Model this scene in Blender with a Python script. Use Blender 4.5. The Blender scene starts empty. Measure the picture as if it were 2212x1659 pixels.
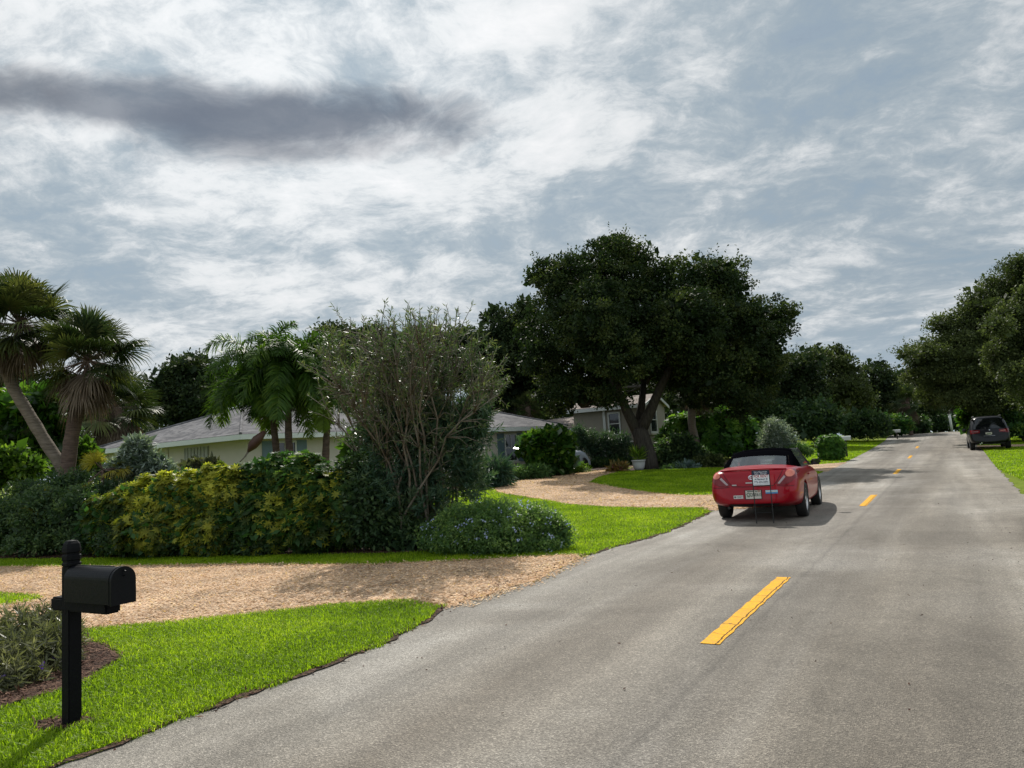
import bpy, bmesh, math, random
import numpy as np
from mathutils import Vector, Matrix
from mathutils.bvhtree import BVHTree
from math import sin, cos, pi, radians, sqrt, atan2

rng = np.random.default_rng(7)
random.seed(7)
scene = bpy.context.scene
COL = scene.collection

# ------------------------------------------------------------------ camera
F = 1597.0; CX = 1106.0; CY = 829.5            # focal length and centre of the 2212 px wide photograph
TH = radians(5.76); RO = radians(3.5); EYE = 1.53
_f = np.array([0, cos(TH), sin(TH)]); _r0 = np.array([1.0, 0, 0]); _u0 = np.array([0, -sin(TH), cos(TH)])
_R = cos(RO) * _r0 - sin(RO) * _u0
_U = sin(RO) * _r0 + cos(RO) * _u0
CAMP = np.array([0, 0, EYE])

def ray(px, py):
    return _f + (px - CX) / F * _R + (CY - py) / F * _U

def at(px, py, y):
    """survey helper: the point seen at a photo pixel, y metres in front of the photographer"""
    d = ray(px, py)
    return CAMP + d * (y / d[1])

cam_d = bpy.data.cameras.new('camera'); cam = bpy.data.objects.new('camera', cam_d); COL.objects.link(cam)
cam_d.sensor_width = 36; cam_d.lens = 36 * F / 2212; cam_d.clip_end = 3000; cam_d.clip_start = 0.05
cam.matrix_world = Matrix(((_R[0], _U[0], -_f[0], 0), (_R[1], _U[1], -_f[1], 0), (_R[2], _U[2], -_f[2], EYE), (0, 0, 0, 1)))
scene.camera = cam

# ------------------------------------------------------------------ terrain
RD = np.array([0.501, 0.8654]); RN = np.array([0.8654, -0.501]); R0 = np.array([1.40, 5.89])

def sstep(a, b, x):
    t = np.clip((x - a) / (b - a), 0, 1); return t * t * (3 - 2 * t)

def road_pa(x, y):
    rx, ry = x - R0[0], y - R0[1]
    return rx * RN[0] + ry * RN[1], rx * RD[0] + ry * RD[1]

def w_of(p, a):
    return R0[0] + p * RN[0] + a * RD[0], R0[1] + p * RN[1] + a * RD[1]

def hgt(x, y):
    x = np.asarray(x, float); y = np.asarray(y, float)
    t = np.maximum(y - 13, 0)
    h = .0128 * t * t / (t + 6) + .0004 * np.maximum(y - 25, 0) ** 2
    h = np.where(h < 1.2, h, 1.2 + .36 * np.tanh((h - 1.2) / .36))
    p, a = road_pa(x, y)
    return h + .33 * sstep(3.5, 9, -p) * sstep(14, 32, y)

# ------------------------------------------------------------------ node helpers
def newmat(name):
    m = bpy.data.materials.new(name); m.use_nodes = True
    nt = m.node_tree; nt.nodes.clear()
    out = nt.nodes.new('ShaderNodeOutputMaterial')
    return m, nt, out

def nd(nt, typ, ins=None, **props):
    n = nt.nodes.new(typ)
    for k, v in props.items(): setattr(n, k, v)
    for k, v in (ins or {}).items():
        s = n.inputs[k]
        if hasattr(v, 'is_output'): nt.links.new(v, s)
        else: s.default_value = v
    return n

def ramp(nt, fac, stops, interp='LINEAR'):
    n = nt.nodes.new('ShaderNodeValToRGB'); n.color_ramp.interpolation = interp
    e = n.color_ramp.elements
    while len(e) < len(stops): e.new(0.5)
    for el, (p, c) in zip(e, stops):
        el.position = p
        el.color = (c, c, c, 1) if isinstance(c, (int, float)) else (*c, 1)
    nt.links.new(fac, n.inputs['Fac'])
    return n.outputs['Color']

def mixc(nt, fac, a, b, typ='MIX'):
    n = nt.nodes.new('ShaderNodeMix'); n.data_type = 'RGBA'; n.blend_type = typ
    for s, v in ((n.inputs['Factor'], fac), (n.inputs['A'], a), (n.inputs['B'], b)):
        if hasattr(v, 'is_output'): nt.links.new(v, s)
        elif isinstance(v, (int, float)): s.default_value = v
        else: s.default_value = (*v, 1)
    return n.outputs['Result']

def mth(nt, op, a, b=0.0, c=0.0):
    n = nt.nodes.new('ShaderNodeMath'); n.operation = op
    for i, v in enumerate((a, b, c)):
        if hasattr(v, 'is_output'): nt.links.new(v, n.inputs[i])
        else: n.inputs[i].default_value = v
    return n.outputs[0]

def noise(nt, vec, scale, detail=4, rough=.55, dist=0.0, out='Fac'):
    n = nd(nt, 'ShaderNodeTexNoise', {'Scale': scale, 'Detail': detail, 'Roughness': rough, 'Distortion': dist})
    if vec is not None: nt.links.new(vec, n.inputs['Vector'])
    return n.outputs[out]

def objco(nt):
    return nd(nt, 'ShaderNodeTexCoord').outputs['Object']

def geopos(nt):
    return nd(nt, 'ShaderNodeNewGeometry').outputs['Position']

def mapv(nt, vec, scale=(1, 1, 1), rot=(0, 0, 0)):
    return nd(nt, 'ShaderNodeMapping', {'Vector': vec, 'Scale': scale, 'Rotation': rot}).outputs[0]

def simple(name, col, rough=.6, metal=0.0, coat=0.0, spec=.5, var=.12, vscale=6.0, bump=0.0, bscale=80.0):
    m, nt, out = newmat(name)
    co = objco(nt)
    f = noise(nt, co, vscale, 5)
    c = mixc(nt, f, tuple(x * (1 - var) for x in col), tuple(min(1, x * (1 + var)) for x in col))
    b = nd(nt, 'ShaderNodeBsdfPrincipled', {'Base Color': c, 'Roughness': rough, 'Metallic': metal, 'Coat Weight': coat, 'Coat Roughness': .04, 'Specular IOR Level': spec})
    if bump:
        bn = nd(nt, 'ShaderNodeBump', {'Strength': bump, 'Distance': .01, 'Height': noise(nt, co, bscale, 4)})
        nt.links.new(bn.outputs[0], b.inputs['Normal'])
    nt.links.new(b.outputs[0], out.inputs[0])
    return m

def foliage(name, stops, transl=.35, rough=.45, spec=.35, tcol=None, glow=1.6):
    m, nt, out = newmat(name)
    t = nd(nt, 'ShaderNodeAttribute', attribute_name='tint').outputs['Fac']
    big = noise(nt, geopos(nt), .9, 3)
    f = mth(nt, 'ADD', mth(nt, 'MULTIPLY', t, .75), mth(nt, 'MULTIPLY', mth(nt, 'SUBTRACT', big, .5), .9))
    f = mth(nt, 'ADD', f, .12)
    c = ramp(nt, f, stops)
    b = nd(nt, 'ShaderNodeBsdfPrincipled', {'Base Color': c, 'Roughness': rough, 'Specular IOR Level': spec})
    tc = mixc(nt, 1.0, c, tcol or (glow, glow * 1.08, glow * .55), 'MULTIPLY')
    tr = nd(nt, 'ShaderNodeBsdfTranslucent', {'Color': tc})
    mx = nd(nt, 'ShaderNodeMixShader', {0: transl, 1: b.outputs[0], 2: tr.outputs[0]})
    nt.links.new(mx.outputs[0], out.inputs[0])
    return m

# ------------------------------------------------------------------ object helpers
def tag(o, label=None, cat=None, group=None, kind=None):
    if label: o['label'] = label
    if cat: o['category'] = cat
    if group: o['group'] = group
    if kind: o['kind'] = kind
    return o

def empty(name, loc=(0, 0, 0), rz=0.0, label=None, cat=None, group=None):
    o = bpy.data.objects.new(name, None); COL.objects.link(o)
    o.location = loc; o.rotation_euler = (0, 0, rz); o.empty_display_size = .2
    return tag(o, label, cat, group)

def link(name, me, mats, parent=None):
    o = bpy.data.objects.new(name, me); COL.objects.link(o)
    for m in (mats if isinstance(mats, (list, tuple)) else [mats]): me.materials.append(m)
    if parent is not None: o.parent = parent
    return o

def npmesh(name, V, polys, tint=None, smooth=False):
    """V (n,3); polys: list of (k, index array of shape (m,k))"""
    me = bpy.data.meshes.new(name)
    V = np.ascontiguousarray(V, np.float32)
    me.vertices.add(len(V)); me.vertices.foreach_set('co', V.ravel())
    loops = np.concatenate([p.ravel() for p in polys]).astype(np.int32)
    tot = np.concatenate([np.full(len(p), p.shape[1]) for p in polys]).astype(np.int32)
    start = np.concatenate([[0], np.cumsum(tot)[:-1]]).astype(np.int32)
    me.loops.add(len(loops)); me.loops.foreach_set('vertex_index', loops)
    me.polygons.add(len(tot)); me.polygons.foreach_set('loop_start', start); me.polygons.foreach_set('loop_total', tot)
    if smooth: me.polygons.foreach_set('use_smooth', np.ones(len(tot), bool))
    if tint is not None:
        at_ = me.attributes.new('tint', 'FLOAT', 'POINT'); at_.data.foreach_set('value', np.ascontiguousarray(tint, np.float32))
    me.update(calc_edges=True); me.validate()
    return me

def pymesh(name, V, Fc, smooth=False):
    me = bpy.data.meshes.new(name); me.from_pydata([tuple(map(float, v)) for v in V], [], [tuple(f) for f in Fc])
    if smooth: me.polygons.foreach_set('use_smooth', [True] * len(me.polygons))
    me.update(); return me

class MB:
    """collects plain shapes into one mesh"""
    def __init__(s): s.V = []; s.F = []
    def add(s, V, Fc):
        o = len(s.V); s.V += [tuple(map(float, v)) for v in V]; s.F += [tuple(i + o for i in f) for f in Fc]; return s
    def box(s, c, d, rz=0.0, bev=0.0):
        bm = bmesh.new(); bmesh.ops.create_cube(bm, size=1)
        for v in bm.verts: v.co = Vector((v.co.x * d[0], v.co.y * d[1], v.co.z * d[2]))
        if bev: bmesh.ops.bevel(bm, geom=bm.edges[:], offset=bev, segments=2, affect='EDGES')
        cr, sr = cos(rz), sin(rz)
        bm.verts.index_update()
        s.add([(c[0] + v.co.x * cr - v.co.y * sr, c[1] + v.co.x * sr + v.co.y * cr, c[2] + v.co.z) for v in bm.verts], [[v.index for v in f.verts] for f in bm.faces])
        bm.free(); return s
    def tube(s, pts, rad, n=8, cap=True):
        pts = np.array(pts, float); k = len(pts)
        rad = np.broadcast_to(np.array(rad, float), (k,))
        tg = np.gradient(pts, axis=0); tg /= np.linalg.norm(tg, axis=1)[:, None] + 1e-9
        up = np.array([0, 0, 1.0]) if abs(tg[0][2]) < .9 else np.array([1.0, 0, 0])
        V = []
        nrm = np.cross(tg[0], up); nrm /= np.linalg.norm(nrm)
        for i in range(k):
            nrm = nrm - tg[i] * (nrm @ tg[i]); nrm /= np.linalg.norm(nrm) + 1e-9
            b = np.cross(tg[i], nrm)
            for j in range(n):
                a = 2 * pi * j / n
                V.append(pts[i] + rad[i] * (cos(a) * nrm + sin(a) * b))
        Fc = [(i * n + j, i * n + (j + 1) % n, (i + 1) * n + (j + 1) % n, (i + 1) * n + j) for i in range(k - 1) for j in range(n)]
        if cap: Fc += [tuple(range(n))[::-1], tuple((k - 1) * n + j for j in range(n))]
        return s.add(V, Fc)
    def lathe(s, prof, axis='z', n=24, c=(0, 0, 0)):
        V = []
        for (r, h) in prof:
            for j in range(n):
                a = 2 * pi * j / n
                v = (r * cos(a), r * sin(a), h)
                if axis == 'x': v = (h, r * cos(a), r * sin(a))
                if axis == 'y': v = (r * cos(a), h, r * sin(a))
                V.append((v[0] + c[0], v[1] + c[1], v[2] + c[2]))
        k = len(prof)
        Fc = [(i * n + j, i * n + (j + 1) % n, (i + 1) * n + (j + 1) % n, (i + 1) * n + j) for i in range(k - 1) for j in range(n)]
        return s.add(V, Fc)
    def build(s, name, mat, parent=None, smooth=False):
        return link(name, pymesh(name, s.V, s.F, smooth), mat, parent)

def leaves(C, D, Nn, L, W, fold=0.0):
    """diamond leaves: C base (n,3), D direction, Nn approx normal, L length, W width"""
    n = len(C)
    D = D / (np.linalg.norm(D, axis=1)[:, None] + 1e-9)
    S = np.cross(D, Nn); S /= np.linalg.norm(S, axis=1)[:, None] + 1e-9
    Nr = np.cross(S, D)
    L = np.broadcast_to(L, (n,))[:, None]; W = np.broadcast_to(W, (n,))[:, None]
    mid = C + D * L * .48
    V = np.stack([C, mid + S * W * .5 + Nr * fold * W, C + D * L, mid - S * W * .5 + Nr * fold * W], 1).reshape(-1, 3)
    I = np.arange(n * 4).reshape(n, 4)
    return V, I

def rdir(n, up=0.0):
    v = rng.normal(size=(n, 3)); v /= np.linalg.norm(v, axis=1)[:, None]
    v[:, 2] += up
    return v / (np.linalg.norm(v, axis=1)[:, None] + 1e-9)

def clump_cloud(blobs, n_clump, per, L, W, csize=.55, shell=.5, flat=.6, tintvar=.35, up=.4, wts=None):
    """leaves gathered in clumps spread through ellipsoids; blobs: (centre xyz, radii xyz)"""
    c = np.array([b[0] for b in blobs], float); r = np.array([b[1] for b in blobs], float)
    vol = (r[:, 0] * r[:, 1] * r[:, 2]) ** (2 / 3)
    pick = rng.choice(len(blobs), n_clump, p=vol / vol.sum())
    u = rdir(n_clump)
    rad = shell + (1 - shell) * rng.random(n_clump) ** .6
    cc = c[pick] + u * np.maximum(r[pick] - csize * .35, r[pick] * .4) * rad[:, None]
    ct = rng.random(n_clump)
    ii = np.repeat(np.arange(n_clump), per)
    n = len(ii)
    cs = csize * (.6 + .8 * rng.random(n_clump))[ii]
    off = rdir(n) * (rng.random(n) ** .45)[:, None] * cs[:, None] * np.array([1, 1, flat])
    P = cc[ii] + off
    D = off / (np.linalg.norm(off, axis=1)[:, None] + 1e-9) * .6 + rdir(n)
    N = rdir(n, up)
    s = .7 + .6 * rng.random(n)
    V, I = leaves(P, D, N, L * s, W * s)
    t = np.clip(ct[ii] * (1 - tintvar) + tintvar * rng.random(n), 0, 1)
    return V, I, np.repeat(t, 4), cc

def px_blobs(lst, y, depth=1.0):
    out = []
    for b in lst:
        px, py, rx, ry = b[:4]; dy = b[4] if len(b) > 4 else 0
        c = at(px, py, y + dy); k = (y + dy) / F
        out.append((c, (rx * k, max(rx, ry) * k * depth, ry * k)))
    return out

def foliage_obj(name, V, I, t, mat, parent=None):
    return link(name, npmesh(name, V, [I], t), mat, parent)
# ------------------------------------------------------------------ materials
M = {}
M['mail_black'] = simple('mailbox_black', (.004, .0045, .0065), spec=.16, rough=.45, var=.3, vscale=30, bump=.15, bscale=60)
M['post_black'] = simple('post_black', (.004, .004, .0055), spec=.12, rough=.6, var=.35, vscale=14, bump=.3, bscale=40)
M['red'] = simple('red_paint', (.30, .0006, .010), rough=.35, coat=.45, spec=.15, var=.05)
M['dark_plastic'] = simple('dark_plastic', (.012, .012, .013), rough=.55)
M['gap'] = simple('panel_gap', (.02, .002, .004), rough=.8)
M['canvas'] = simple('canvas_top', (.0025, .0025, .0035), rough=.95, var=.3, vscale=25, bump=.2, bscale=300, spec=.0)
M['rubber'] = simple('rubber', (.011, .011, .011), rough=.75, var=.3, bump=.2, bscale=60)
M['rim'] = simple('alloy_rim', (.45, .45, .46), rough=.3, metal=.9)
M['chrome'] = simple('chrome', (.75, .75, .76), rough=.12, metal=1.0)
M['lens_red'] = simple('lens_red', (.17, .002, .006), rough=.25, coat=.35, spec=.3)
M['lens_orange'] = simple('lens_orange', (.62, .13, .07), rough=.12, coat=1)
M['lens_white'] = simple('lens_white', (.36, .24, .25), rough=.12, coat=1)
M['plate'] = simple('plate_white', (.62, .58, .52), rough=.45)
M['plate_ink'] = simple('plate_ink', (.02, .05, .03), rough=.5)
M['plate_green'] = simple('plate_grey_green', (.20, .24, .18), rough=.5)
M['plate_orange'] = simple('plate_rust', (.35, .12, .07), rough=.5)
M['sticker_w'] = simple('sticker_white', (.62, .60, .58), rough=.5)
M['sticker_ink'] = simple('sticker_ink', (.12, .12, .12), rough=.5)
M['sticker_lb'] = simple('sticker_light_blue', (.38, .60, .72), rough=.5)
M['sticker_b'] = simple('sticker_blue', (.06, .22, .48), rough=.5)
M['navy'] = simple('sign_navy', (.012, .018, .06), rough=.5)
M['sign_white'] = simple('sign_white', (.86, .87, .90), rough=.5)
M['sign_red'] = simple('sign_red', (.42, .04, .04), rough=.5)
M['seat'] = simple('seat_fabric', (.05, .05, .055), rough=.8)
M['black_paint'] = simple('black_paint', (.006, .0065, .010), rough=.35, coat=.25, spec=.25, var=.1)
M['dark_glass'] = simple('tinted_glass', (.006, .007, .009), rough=.06, spec=.6)
M['stucco'] = simple('cream_stucco', (.47, .435, .375), rough=.9, var=.08, vscale=3, bump=.35, bscale=45)
M['stucco_tan'] = simple('tan_stucco', (.24, .215, .18), rough=.9, var=.08, vscale=3, bump=.35, bscale=45)
M['fascia'] = simple('white_fascia', (.55, .58, .57), rough=.6, var=.06)
M['trim'] = simple('white_trim', (.50, .51, .50), rough=.5, var=.05)
M['shutter'] = simple('blue_grey_shutter', (.10, .155, .18), rough=.6)
M['pane'] = simple('window_pane', (.015, .018, .022), rough=.05, spec=.7)
M['gate'] = simple('louver_grey', (.28, .28, .26), rough=.6)
M['concrete'] = simple('pale_concrete', (.52, .53, .52), rough=.8, bump=.2)
M['pot'] = simple('white_pot', (.45, .45, .45), rough=.6, bump=.1)
M['cover'] = simple('grey_cover_cloth', (.42, .47, .54), rough=.7, var=.12, vscale=3)
M['shade_grey'] = simple('stone_grey', (.30, .29, .27), rough=.8)

def bark(name, c1, c2, scale=(6, 6, 1.2), bump=.8):
    m, nt, out = newmat(name)
    co = mapv(nt, objco(nt), scale)
    f = noise(nt, co, 3.0, 6, .65)
    c = ramp(nt, f, [(.3, c1), (.7, c2)])
    b = nd(nt, 'ShaderNodeBsdfPrincipled', {'Base Color': c, 'Roughness': .9, 'Specular IOR Level': .2})
    bn = nd(nt, 'ShaderNodeBump', {'Strength': bump, 'Distance': .04, 'Height': f})
    nt.links.new(bn.outputs[0], b.inputs['Normal']); nt.links.new(b.outputs[0], out.inputs[0])
    return m
M['bark'] = bark('oak_bark', (.022, .019, .016), (.085, .074, .062))
M['bark_dark'] = bark('dark_bark', (.025, .022, .02), (.08, .07, .06))
M['bark_palm'] = bark('palm_bark', (.10, .082, .065), (.24, .20, .165), (1.5, 1.5, 9), .7)
M['bark_palm2'] = bark('brown_palm_bark', (.055, .038, .032), (.15, .105, .085), (1.5, 1.5, 9), .7)
M['twig'] = bark('oleander_twig', (.09, .075, .058), (.22, .19, .15), (8, 8, 3), .3)
M['shaft'] = simple('green_crownshaft', (.05, .085, .03), rough=.5, var=.3, vscale=4)
M['sheath'] = simple('dead_brown_sheath', (.07, .028, .018), rough=.6, var=.4, vscale=8, bump=.3, bscale=40)

G = lambda a, b, c: [(.08, a), (.5, b), (.95, c)]
M['oak'] = foliage('oak_leaf', G((.010, .021, .008), (.024, .042, .013), (.095, .115, .034)), .26, .6, .15)
M['oak2'] = foliage('oak_leaf_far', G((.012, .023, .011), (.027, .045, .018), (.066, .084, .032)), .22, .65, .12)
M['oak_olive'] = foliage('oak_leaf_olive', G((.026, .038, .014), (.058, .078, .028), (.14, .165, .062)), .28, .6, .15)
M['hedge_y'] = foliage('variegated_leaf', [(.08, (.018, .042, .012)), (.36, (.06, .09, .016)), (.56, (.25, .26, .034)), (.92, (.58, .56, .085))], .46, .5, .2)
M['hedge_g'] = foliage('hedge_leaf', G((.020, .055, .018), (.045, .11, .027), (.19, .25, .045)), .40, .5, .22)
M['dark_shrub'] = foliage('dark_shrub_leaf', G((.020, .043, .020), (.048, .090, .038), (.12, .17, .052)), .33, .5, .25)
M['bright_shrub'] = foliage('bright_shrub_leaf', G((.035, .075, .012), (.09, .17, .02), (.22, .30, .04)), .45, .4, .4)
M['broad'] = foliage('broad_tropical_leaf', G((.018, .05, .010), (.05, .12, .015), (.16, .24, .03)), .45, .3, .6)
M['silver'] = foliage('silver_leaf', G((.06, .09, .065), (.19, .24, .20), (.52, .57, .53)), .25, .45, .3)
M['olean'] = foliage('oleander_leaf', G((.024, .056, .038), (.050, .100, .058), (.13, .165, .075)), .3, .45, .3)
M['olean_top'] = foliage('oleander_top_leaf', G((.028, .054, .024), (.062, .100, .040), (.16, .165, .075)), .3, .45, .32)
M['plumb'] = foliage('plumbago_leaf', G((.042, .092, .034), (.105, .185, .058), (.25, .34, .10)), .42, .5, .25)
M['flower'] = foliage('pale_blue_flower', G((.30, .36, .62), (.42, .48, .72), (.6, .66, .85)), .3, .6, .2, tcol=(1, 1, 1))
M['purple_leaf'] = foliage('dusky_leaf', G((.042, .050, .028), (.105, .112, .058), (.26, .25, .16)), .32, .4, .4)
M['purple_flower'] = foliage('violet_flower', G((.10, .04, .30), (.14, .06, .4), (.2, .1, .5)), .3, .6, .2, tcol=(1, 1, 1))
M['sabal'] = foliage('sabal_leaf', G((.018, .034, .012), (.038, .058, .02), (.12, .125, .04)), .26, .5, .15)
M['dead'] = foliage('dead_frond', G((.055, .042, .031), (.13, .10, .074), (.26, .21, .165)), .25, .7, .1, tcol=(1.1, .9, .7))
M['adon'] = foliage('arched_palm_leaf', G((.020, .048, .008), (.045, .098, .012), (.15, .21, .028)), .36, .5, .2)
M['yellow_fr'] = foliage('yellowing_frond', G((.12, .12, .02), (.25, .22, .03), (.4, .34, .05)), .4, .4, .4)
M['grassb'] = foliage('grass_blade', [(.06, (.10, .17, .010)), (.48, (.225, .33, .012)), (.88, (.38, .45, .038)), (.97, (.47, .42, .18))], .52, .5, .2, glow=1.6)
M['bush_g'] = foliage('sunlit_bush_leaf', G((.025, .075, .014), (.07, .17, .022), (.22, .34, .05)), .45, .5, .2)
M['badge'] = simple('badge_silver', (.5, .48, .48), rough=.35)
M['agave'] = foliage('grey_blue_leaf', G((.05, .085, .08), (.09, .14, .13), (.16, .22, .2)), .2, .4, .5)
M['croton'] = foliage('croton_leaf', G((.10, .10, .03), (.28, .16, .05), (.40, .24, .06)), .35, .35, .5)
M['magenta'] = foliage('magenta_flower', G((.2, .03, .1), (.35, .06, .18), (.45, .1, .25)), .3, .6, .2, tcol=(1, 1, 1))

# glass that lets the view through
m, nt, out = newmat('clear_glass')
tr = nd(nt, 'ShaderNodeBsdfTransparent', {'Color': (.78, .84, .86, 1)})
gl = nd(nt, 'ShaderNodeBsdfGlossy', {'Color': (.9, .95, 1, 1), 'Roughness': .03})
df = nd(nt, 'ShaderNodeBsdfDiffuse', {'Color': (.50, .55, .58, 1)})
lw = nd(nt, 'ShaderNodeLayerWeight', {'Blend': .35})
m1 = nd(nt, 'ShaderNodeMixShader', {0: .10, 1: tr.outputs[0], 2: df.outputs[0]})
m2 = nd(nt, 'ShaderNodeMixShader', {0: mth(nt, 'MULTIPLY', lw.outputs['Fresnel'], .9), 1: m1.outputs[0], 2: gl.outputs[0]})
nt.links.new(m2.outputs[0], out.inputs[0]); M['glass'] = m

def asphalt():
    m, nt, out = newmat('asphalt')
    P = geopos(nt)
    al = mapv(nt, P, (1, 1, 1), (0, 0, -radians(59.93)))       # x runs along the road
    st = mapv(nt, al, (.10, 1.0, 1))
    big = noise(nt, st, .85, 5, .6, .6)
    patch = noise(nt, P, .33, 5, .6, .8)
    fine = noise(nt, P, 55, 3, .7)
    agg = nd(nt, 'ShaderNodeTexVoronoi', {'Vector': P, 'Scale': 120}).outputs['Color']
    aggv = nd(nt, 'ShaderNodeSeparateColor', {0: agg}).outputs[0]
    aggn = nd(nt, 'ShaderNodeTexVoronoi', {'Vector': P, 'Scale': 120}).outputs['Distance']
    c = ramp(nt, big, [(.36, (.120, .104, .084)), (.5, (.180, .163, .138)), (.64, (.265, .247, .220))])
    c = mixc(nt, .55, c, ramp(nt, patch, [(.36, (.100, .088, .072)), (.53, (.180, .163, .138)), (.66, (.265, .248, .222))]))
    sp = ramp(nt, aggv, [(0, .42), (.5, .86), (.8, 1.12), (.95, 1.9)])
    lat = nd(nt, 'ShaderNodeSeparateXYZ', {0: al})
    lv = nd(nt, 'ShaderNodeCombineXYZ', {0: mth(nt, 'MULTIPLY', lat.outputs[0], .045), 1: mth(nt, 'ADD', lat.outputs[1], mth(nt, 'MULTIPLY', patch, .5)), 2: 0.0}).outputs[0]
    c = mixc(nt, 1.0, c, ramp(nt, noise(nt, lv, 1.15, 3, .6), [(.30, .72), (.50, 1.0), (.68, 1.34)]), 'MULTIPLY')
    c = mixc(nt, 1.0, c, ramp(nt, noise(nt, P, 2.6, 6, .7, .5), [(.30, .87), (.5, 1.0), (.72, 1.11)]), 'MULTIPLY')
    midl = -R0[0] * sin(radians(59.93)) + R0[1] * cos(radians(59.93))
    pq = mth(nt, 'SUBTRACT', mth(nt, 'ADD', midl, 3.2), mth(nt, 'ADD', lat.outputs[1], mth(nt, 'MULTIPLY', mth(nt, 'SUBTRACT', patch, .5), .9)))
    bands = ramp(nt, mth(nt, 'DIVIDE', pq, 6.4), [(.02, (1.22, 1.24, 1.27)), (.13, (1.42, 1.44, 1.46)), (.24, (1.12, 1.11, 1.09)), (.34, (.96, .92, .87)), (.44, (1.22, 1.21, 1.19)), (.54, (1.10, 1.09, 1.08)), (.66, (.94, .91, .86)), (.80, (1.14, 1.12, 1.08)), (.96, (1.06, 1.03, .98))])
    c = mixc(nt, 1.0, c, bands, 'MULTIPLY')
    c = mixc(nt, 1.0, c, (1.05, 1.05, 1.055), 'MULTIPLY')
    c = mixc(nt, .65, c, sp, 'MULTIPLY')
    c = mixc(nt, .7, c, ramp(nt, fine, [(.3, .68), (.7, 1.3)]), 'MULTIPLY')
    # hairline cracks and a paving seam along the middle
    sx = nd(nt, 'ShaderNodeSeparateXYZ', {0: al})
    wob = noise(nt, P, 1.6, 4)
    yy = mth(nt, 'ADD', sx.outputs[1], mth(nt, 'MULTIPLY', wob, .10))
    mid = -R0[0] * sin(radians(59.93)) + R0[1] * cos(radians(59.93)) + .05 - .18
    seam = mth(nt, 'ABSOLUTE', mth(nt, 'SUBTRACT', yy, mid))
    sm_ = ramp(nt, mth(nt, 'MULTIPLY', seam, 9.0), [(0, .74), (.18, .86), (.6, 1.0)])
    c = mixc(nt, 1.0, c, sm_, 'MULTIPLY')
    cr = nd(nt, 'ShaderNodeTexVoronoi', {'Vector': nd(nt, 'ShaderNodeVectorMath', {0: P, 1: noise(nt, P, 1.3, 3, .6, 0, 'Color')}, operation='ADD').outputs[0], 'Scale': .38}, feature='DISTANCE_TO_EDGE').outputs[0]
    crk = ramp(nt, mth(nt, 'MULTIPLY', cr, 40), [(0, .72), (.25, 1.0)])
    c = mixc(nt, mth(nt, 'MULTIPLY', ramp(nt, noise(nt, P, .25, 2), [(.55, 0.0), (.65, 1.0)]), .8), c, mixc(nt, 1, c, crk, 'MULTIPLY'))
    b = nd(nt, 'ShaderNodeBsdfPrincipled', {'Base Color': c, 'Roughness': .72, 'Specular IOR Level': .3})
    hh = mth(nt, 'ADD', mth(nt, 'MULTIPLY', aggn, .9), mth(nt, 'MULTIPLY', fine, .6))
    bn = nd(nt, 'ShaderNodeBump', {'Strength': .75, 'Distance': .012, 'Height': hh})
    nt.links.new(bn.outputs[0], b.inputs['Normal']); nt.links.new(b.outputs[0], out.inputs[0])
    return m
M['asphalt'] = asphalt()

def shell(name, c1, c2, c3, scale=38):
    m, nt, out = newmat(name)
    P = geopos(nt)
    v = nd(nt, 'ShaderNodeTexVoronoi', {'Vector': P, 'Scale': scale})
    vv = nd(nt, 'ShaderNodeSeparateColor', {0: v.outputs['Color']}).outputs[0]
    big = noise(nt, P, 1.1, 5, .6)
    c = ramp(nt, vv, [(.05, c1), (.5, c2), (.95, c3)])
    c = mixc(nt, .85, c, ramp(nt, big, [(.35, .62), (.5, .95), (.65, 1.2)]), 'MULTIPLY')
    c = mixc(nt, .7, c, ramp(nt, noise(nt, P, 24, 4, .7), [(.3, .6), (.7, 1.25)]), 'MULTIPLY')
    b = nd(nt, 'ShaderNodeBsdfPrincipled', {'Base Color': c, 'Roughness': .9, 'Specular IOR Level': .2})
    hh = mth(nt, 'ADD', v.outputs['Distance'], noise(nt, P, 20, 4))
    bn = nd(nt, 'ShaderNodeBump', {'Strength': 1.0, 'Distance': .03, 'Height': hh})
    nt.links.new(bn.outputs[0], b.inputs['Normal']); nt.links.new(b.outputs[0], out.inputs[0])
    return m
M['chips'] = shell('shell_chip_drive', (.33, .205, .124), (.58, .39, .248), (.76, .585, .415))
M['mulch'] = shell('brown_mulch', (.025, .014, .010), (.07, .038, .026), (.15, .085, .055), 45)
M['chip'] = foliage('wood_chip', G((.345, .213, .13), (.63, .425, .275), (.82, .645, .46)), .25, .9, .15)
M['mchip'] = foliage('mulch_bit', G((.03, .016, .012), (.085, .042, .03), (.20, .12, .08)), .05, .9, .15)

def lawn():
    m, nt, out = newmat('lawn_ground')
    P = geopos(nt)
    f = noise(nt, P, .7, 6, .65); g = noise(nt, P, 18, 5, .7)
    c = ramp(nt, f, [(.3, (.10, .155, .014)), (.55, (.175, .235, .022)), (.75, (.24, .27, .05))])
    c = mixc(nt, .85, c, ramp(nt, g, [(.3, .45), (.7, 1.35)]), 'MULTIPLY')
    b = nd(nt, 'ShaderNodeBsdfPrincipled', {'Base Color': c, 'Roughness': .95, 'Specular IOR Level': .1})
    bn = nd(nt, 'ShaderNodeBump', {'Strength': 1.0, 'Distance': .06, 'Height': g})
    nt.links.new(bn.outputs[0], b.inputs['Normal']); nt.links.new(b.outputs[0], out.inputs[0])
    return m
M['lawn'] = lawn()

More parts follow.
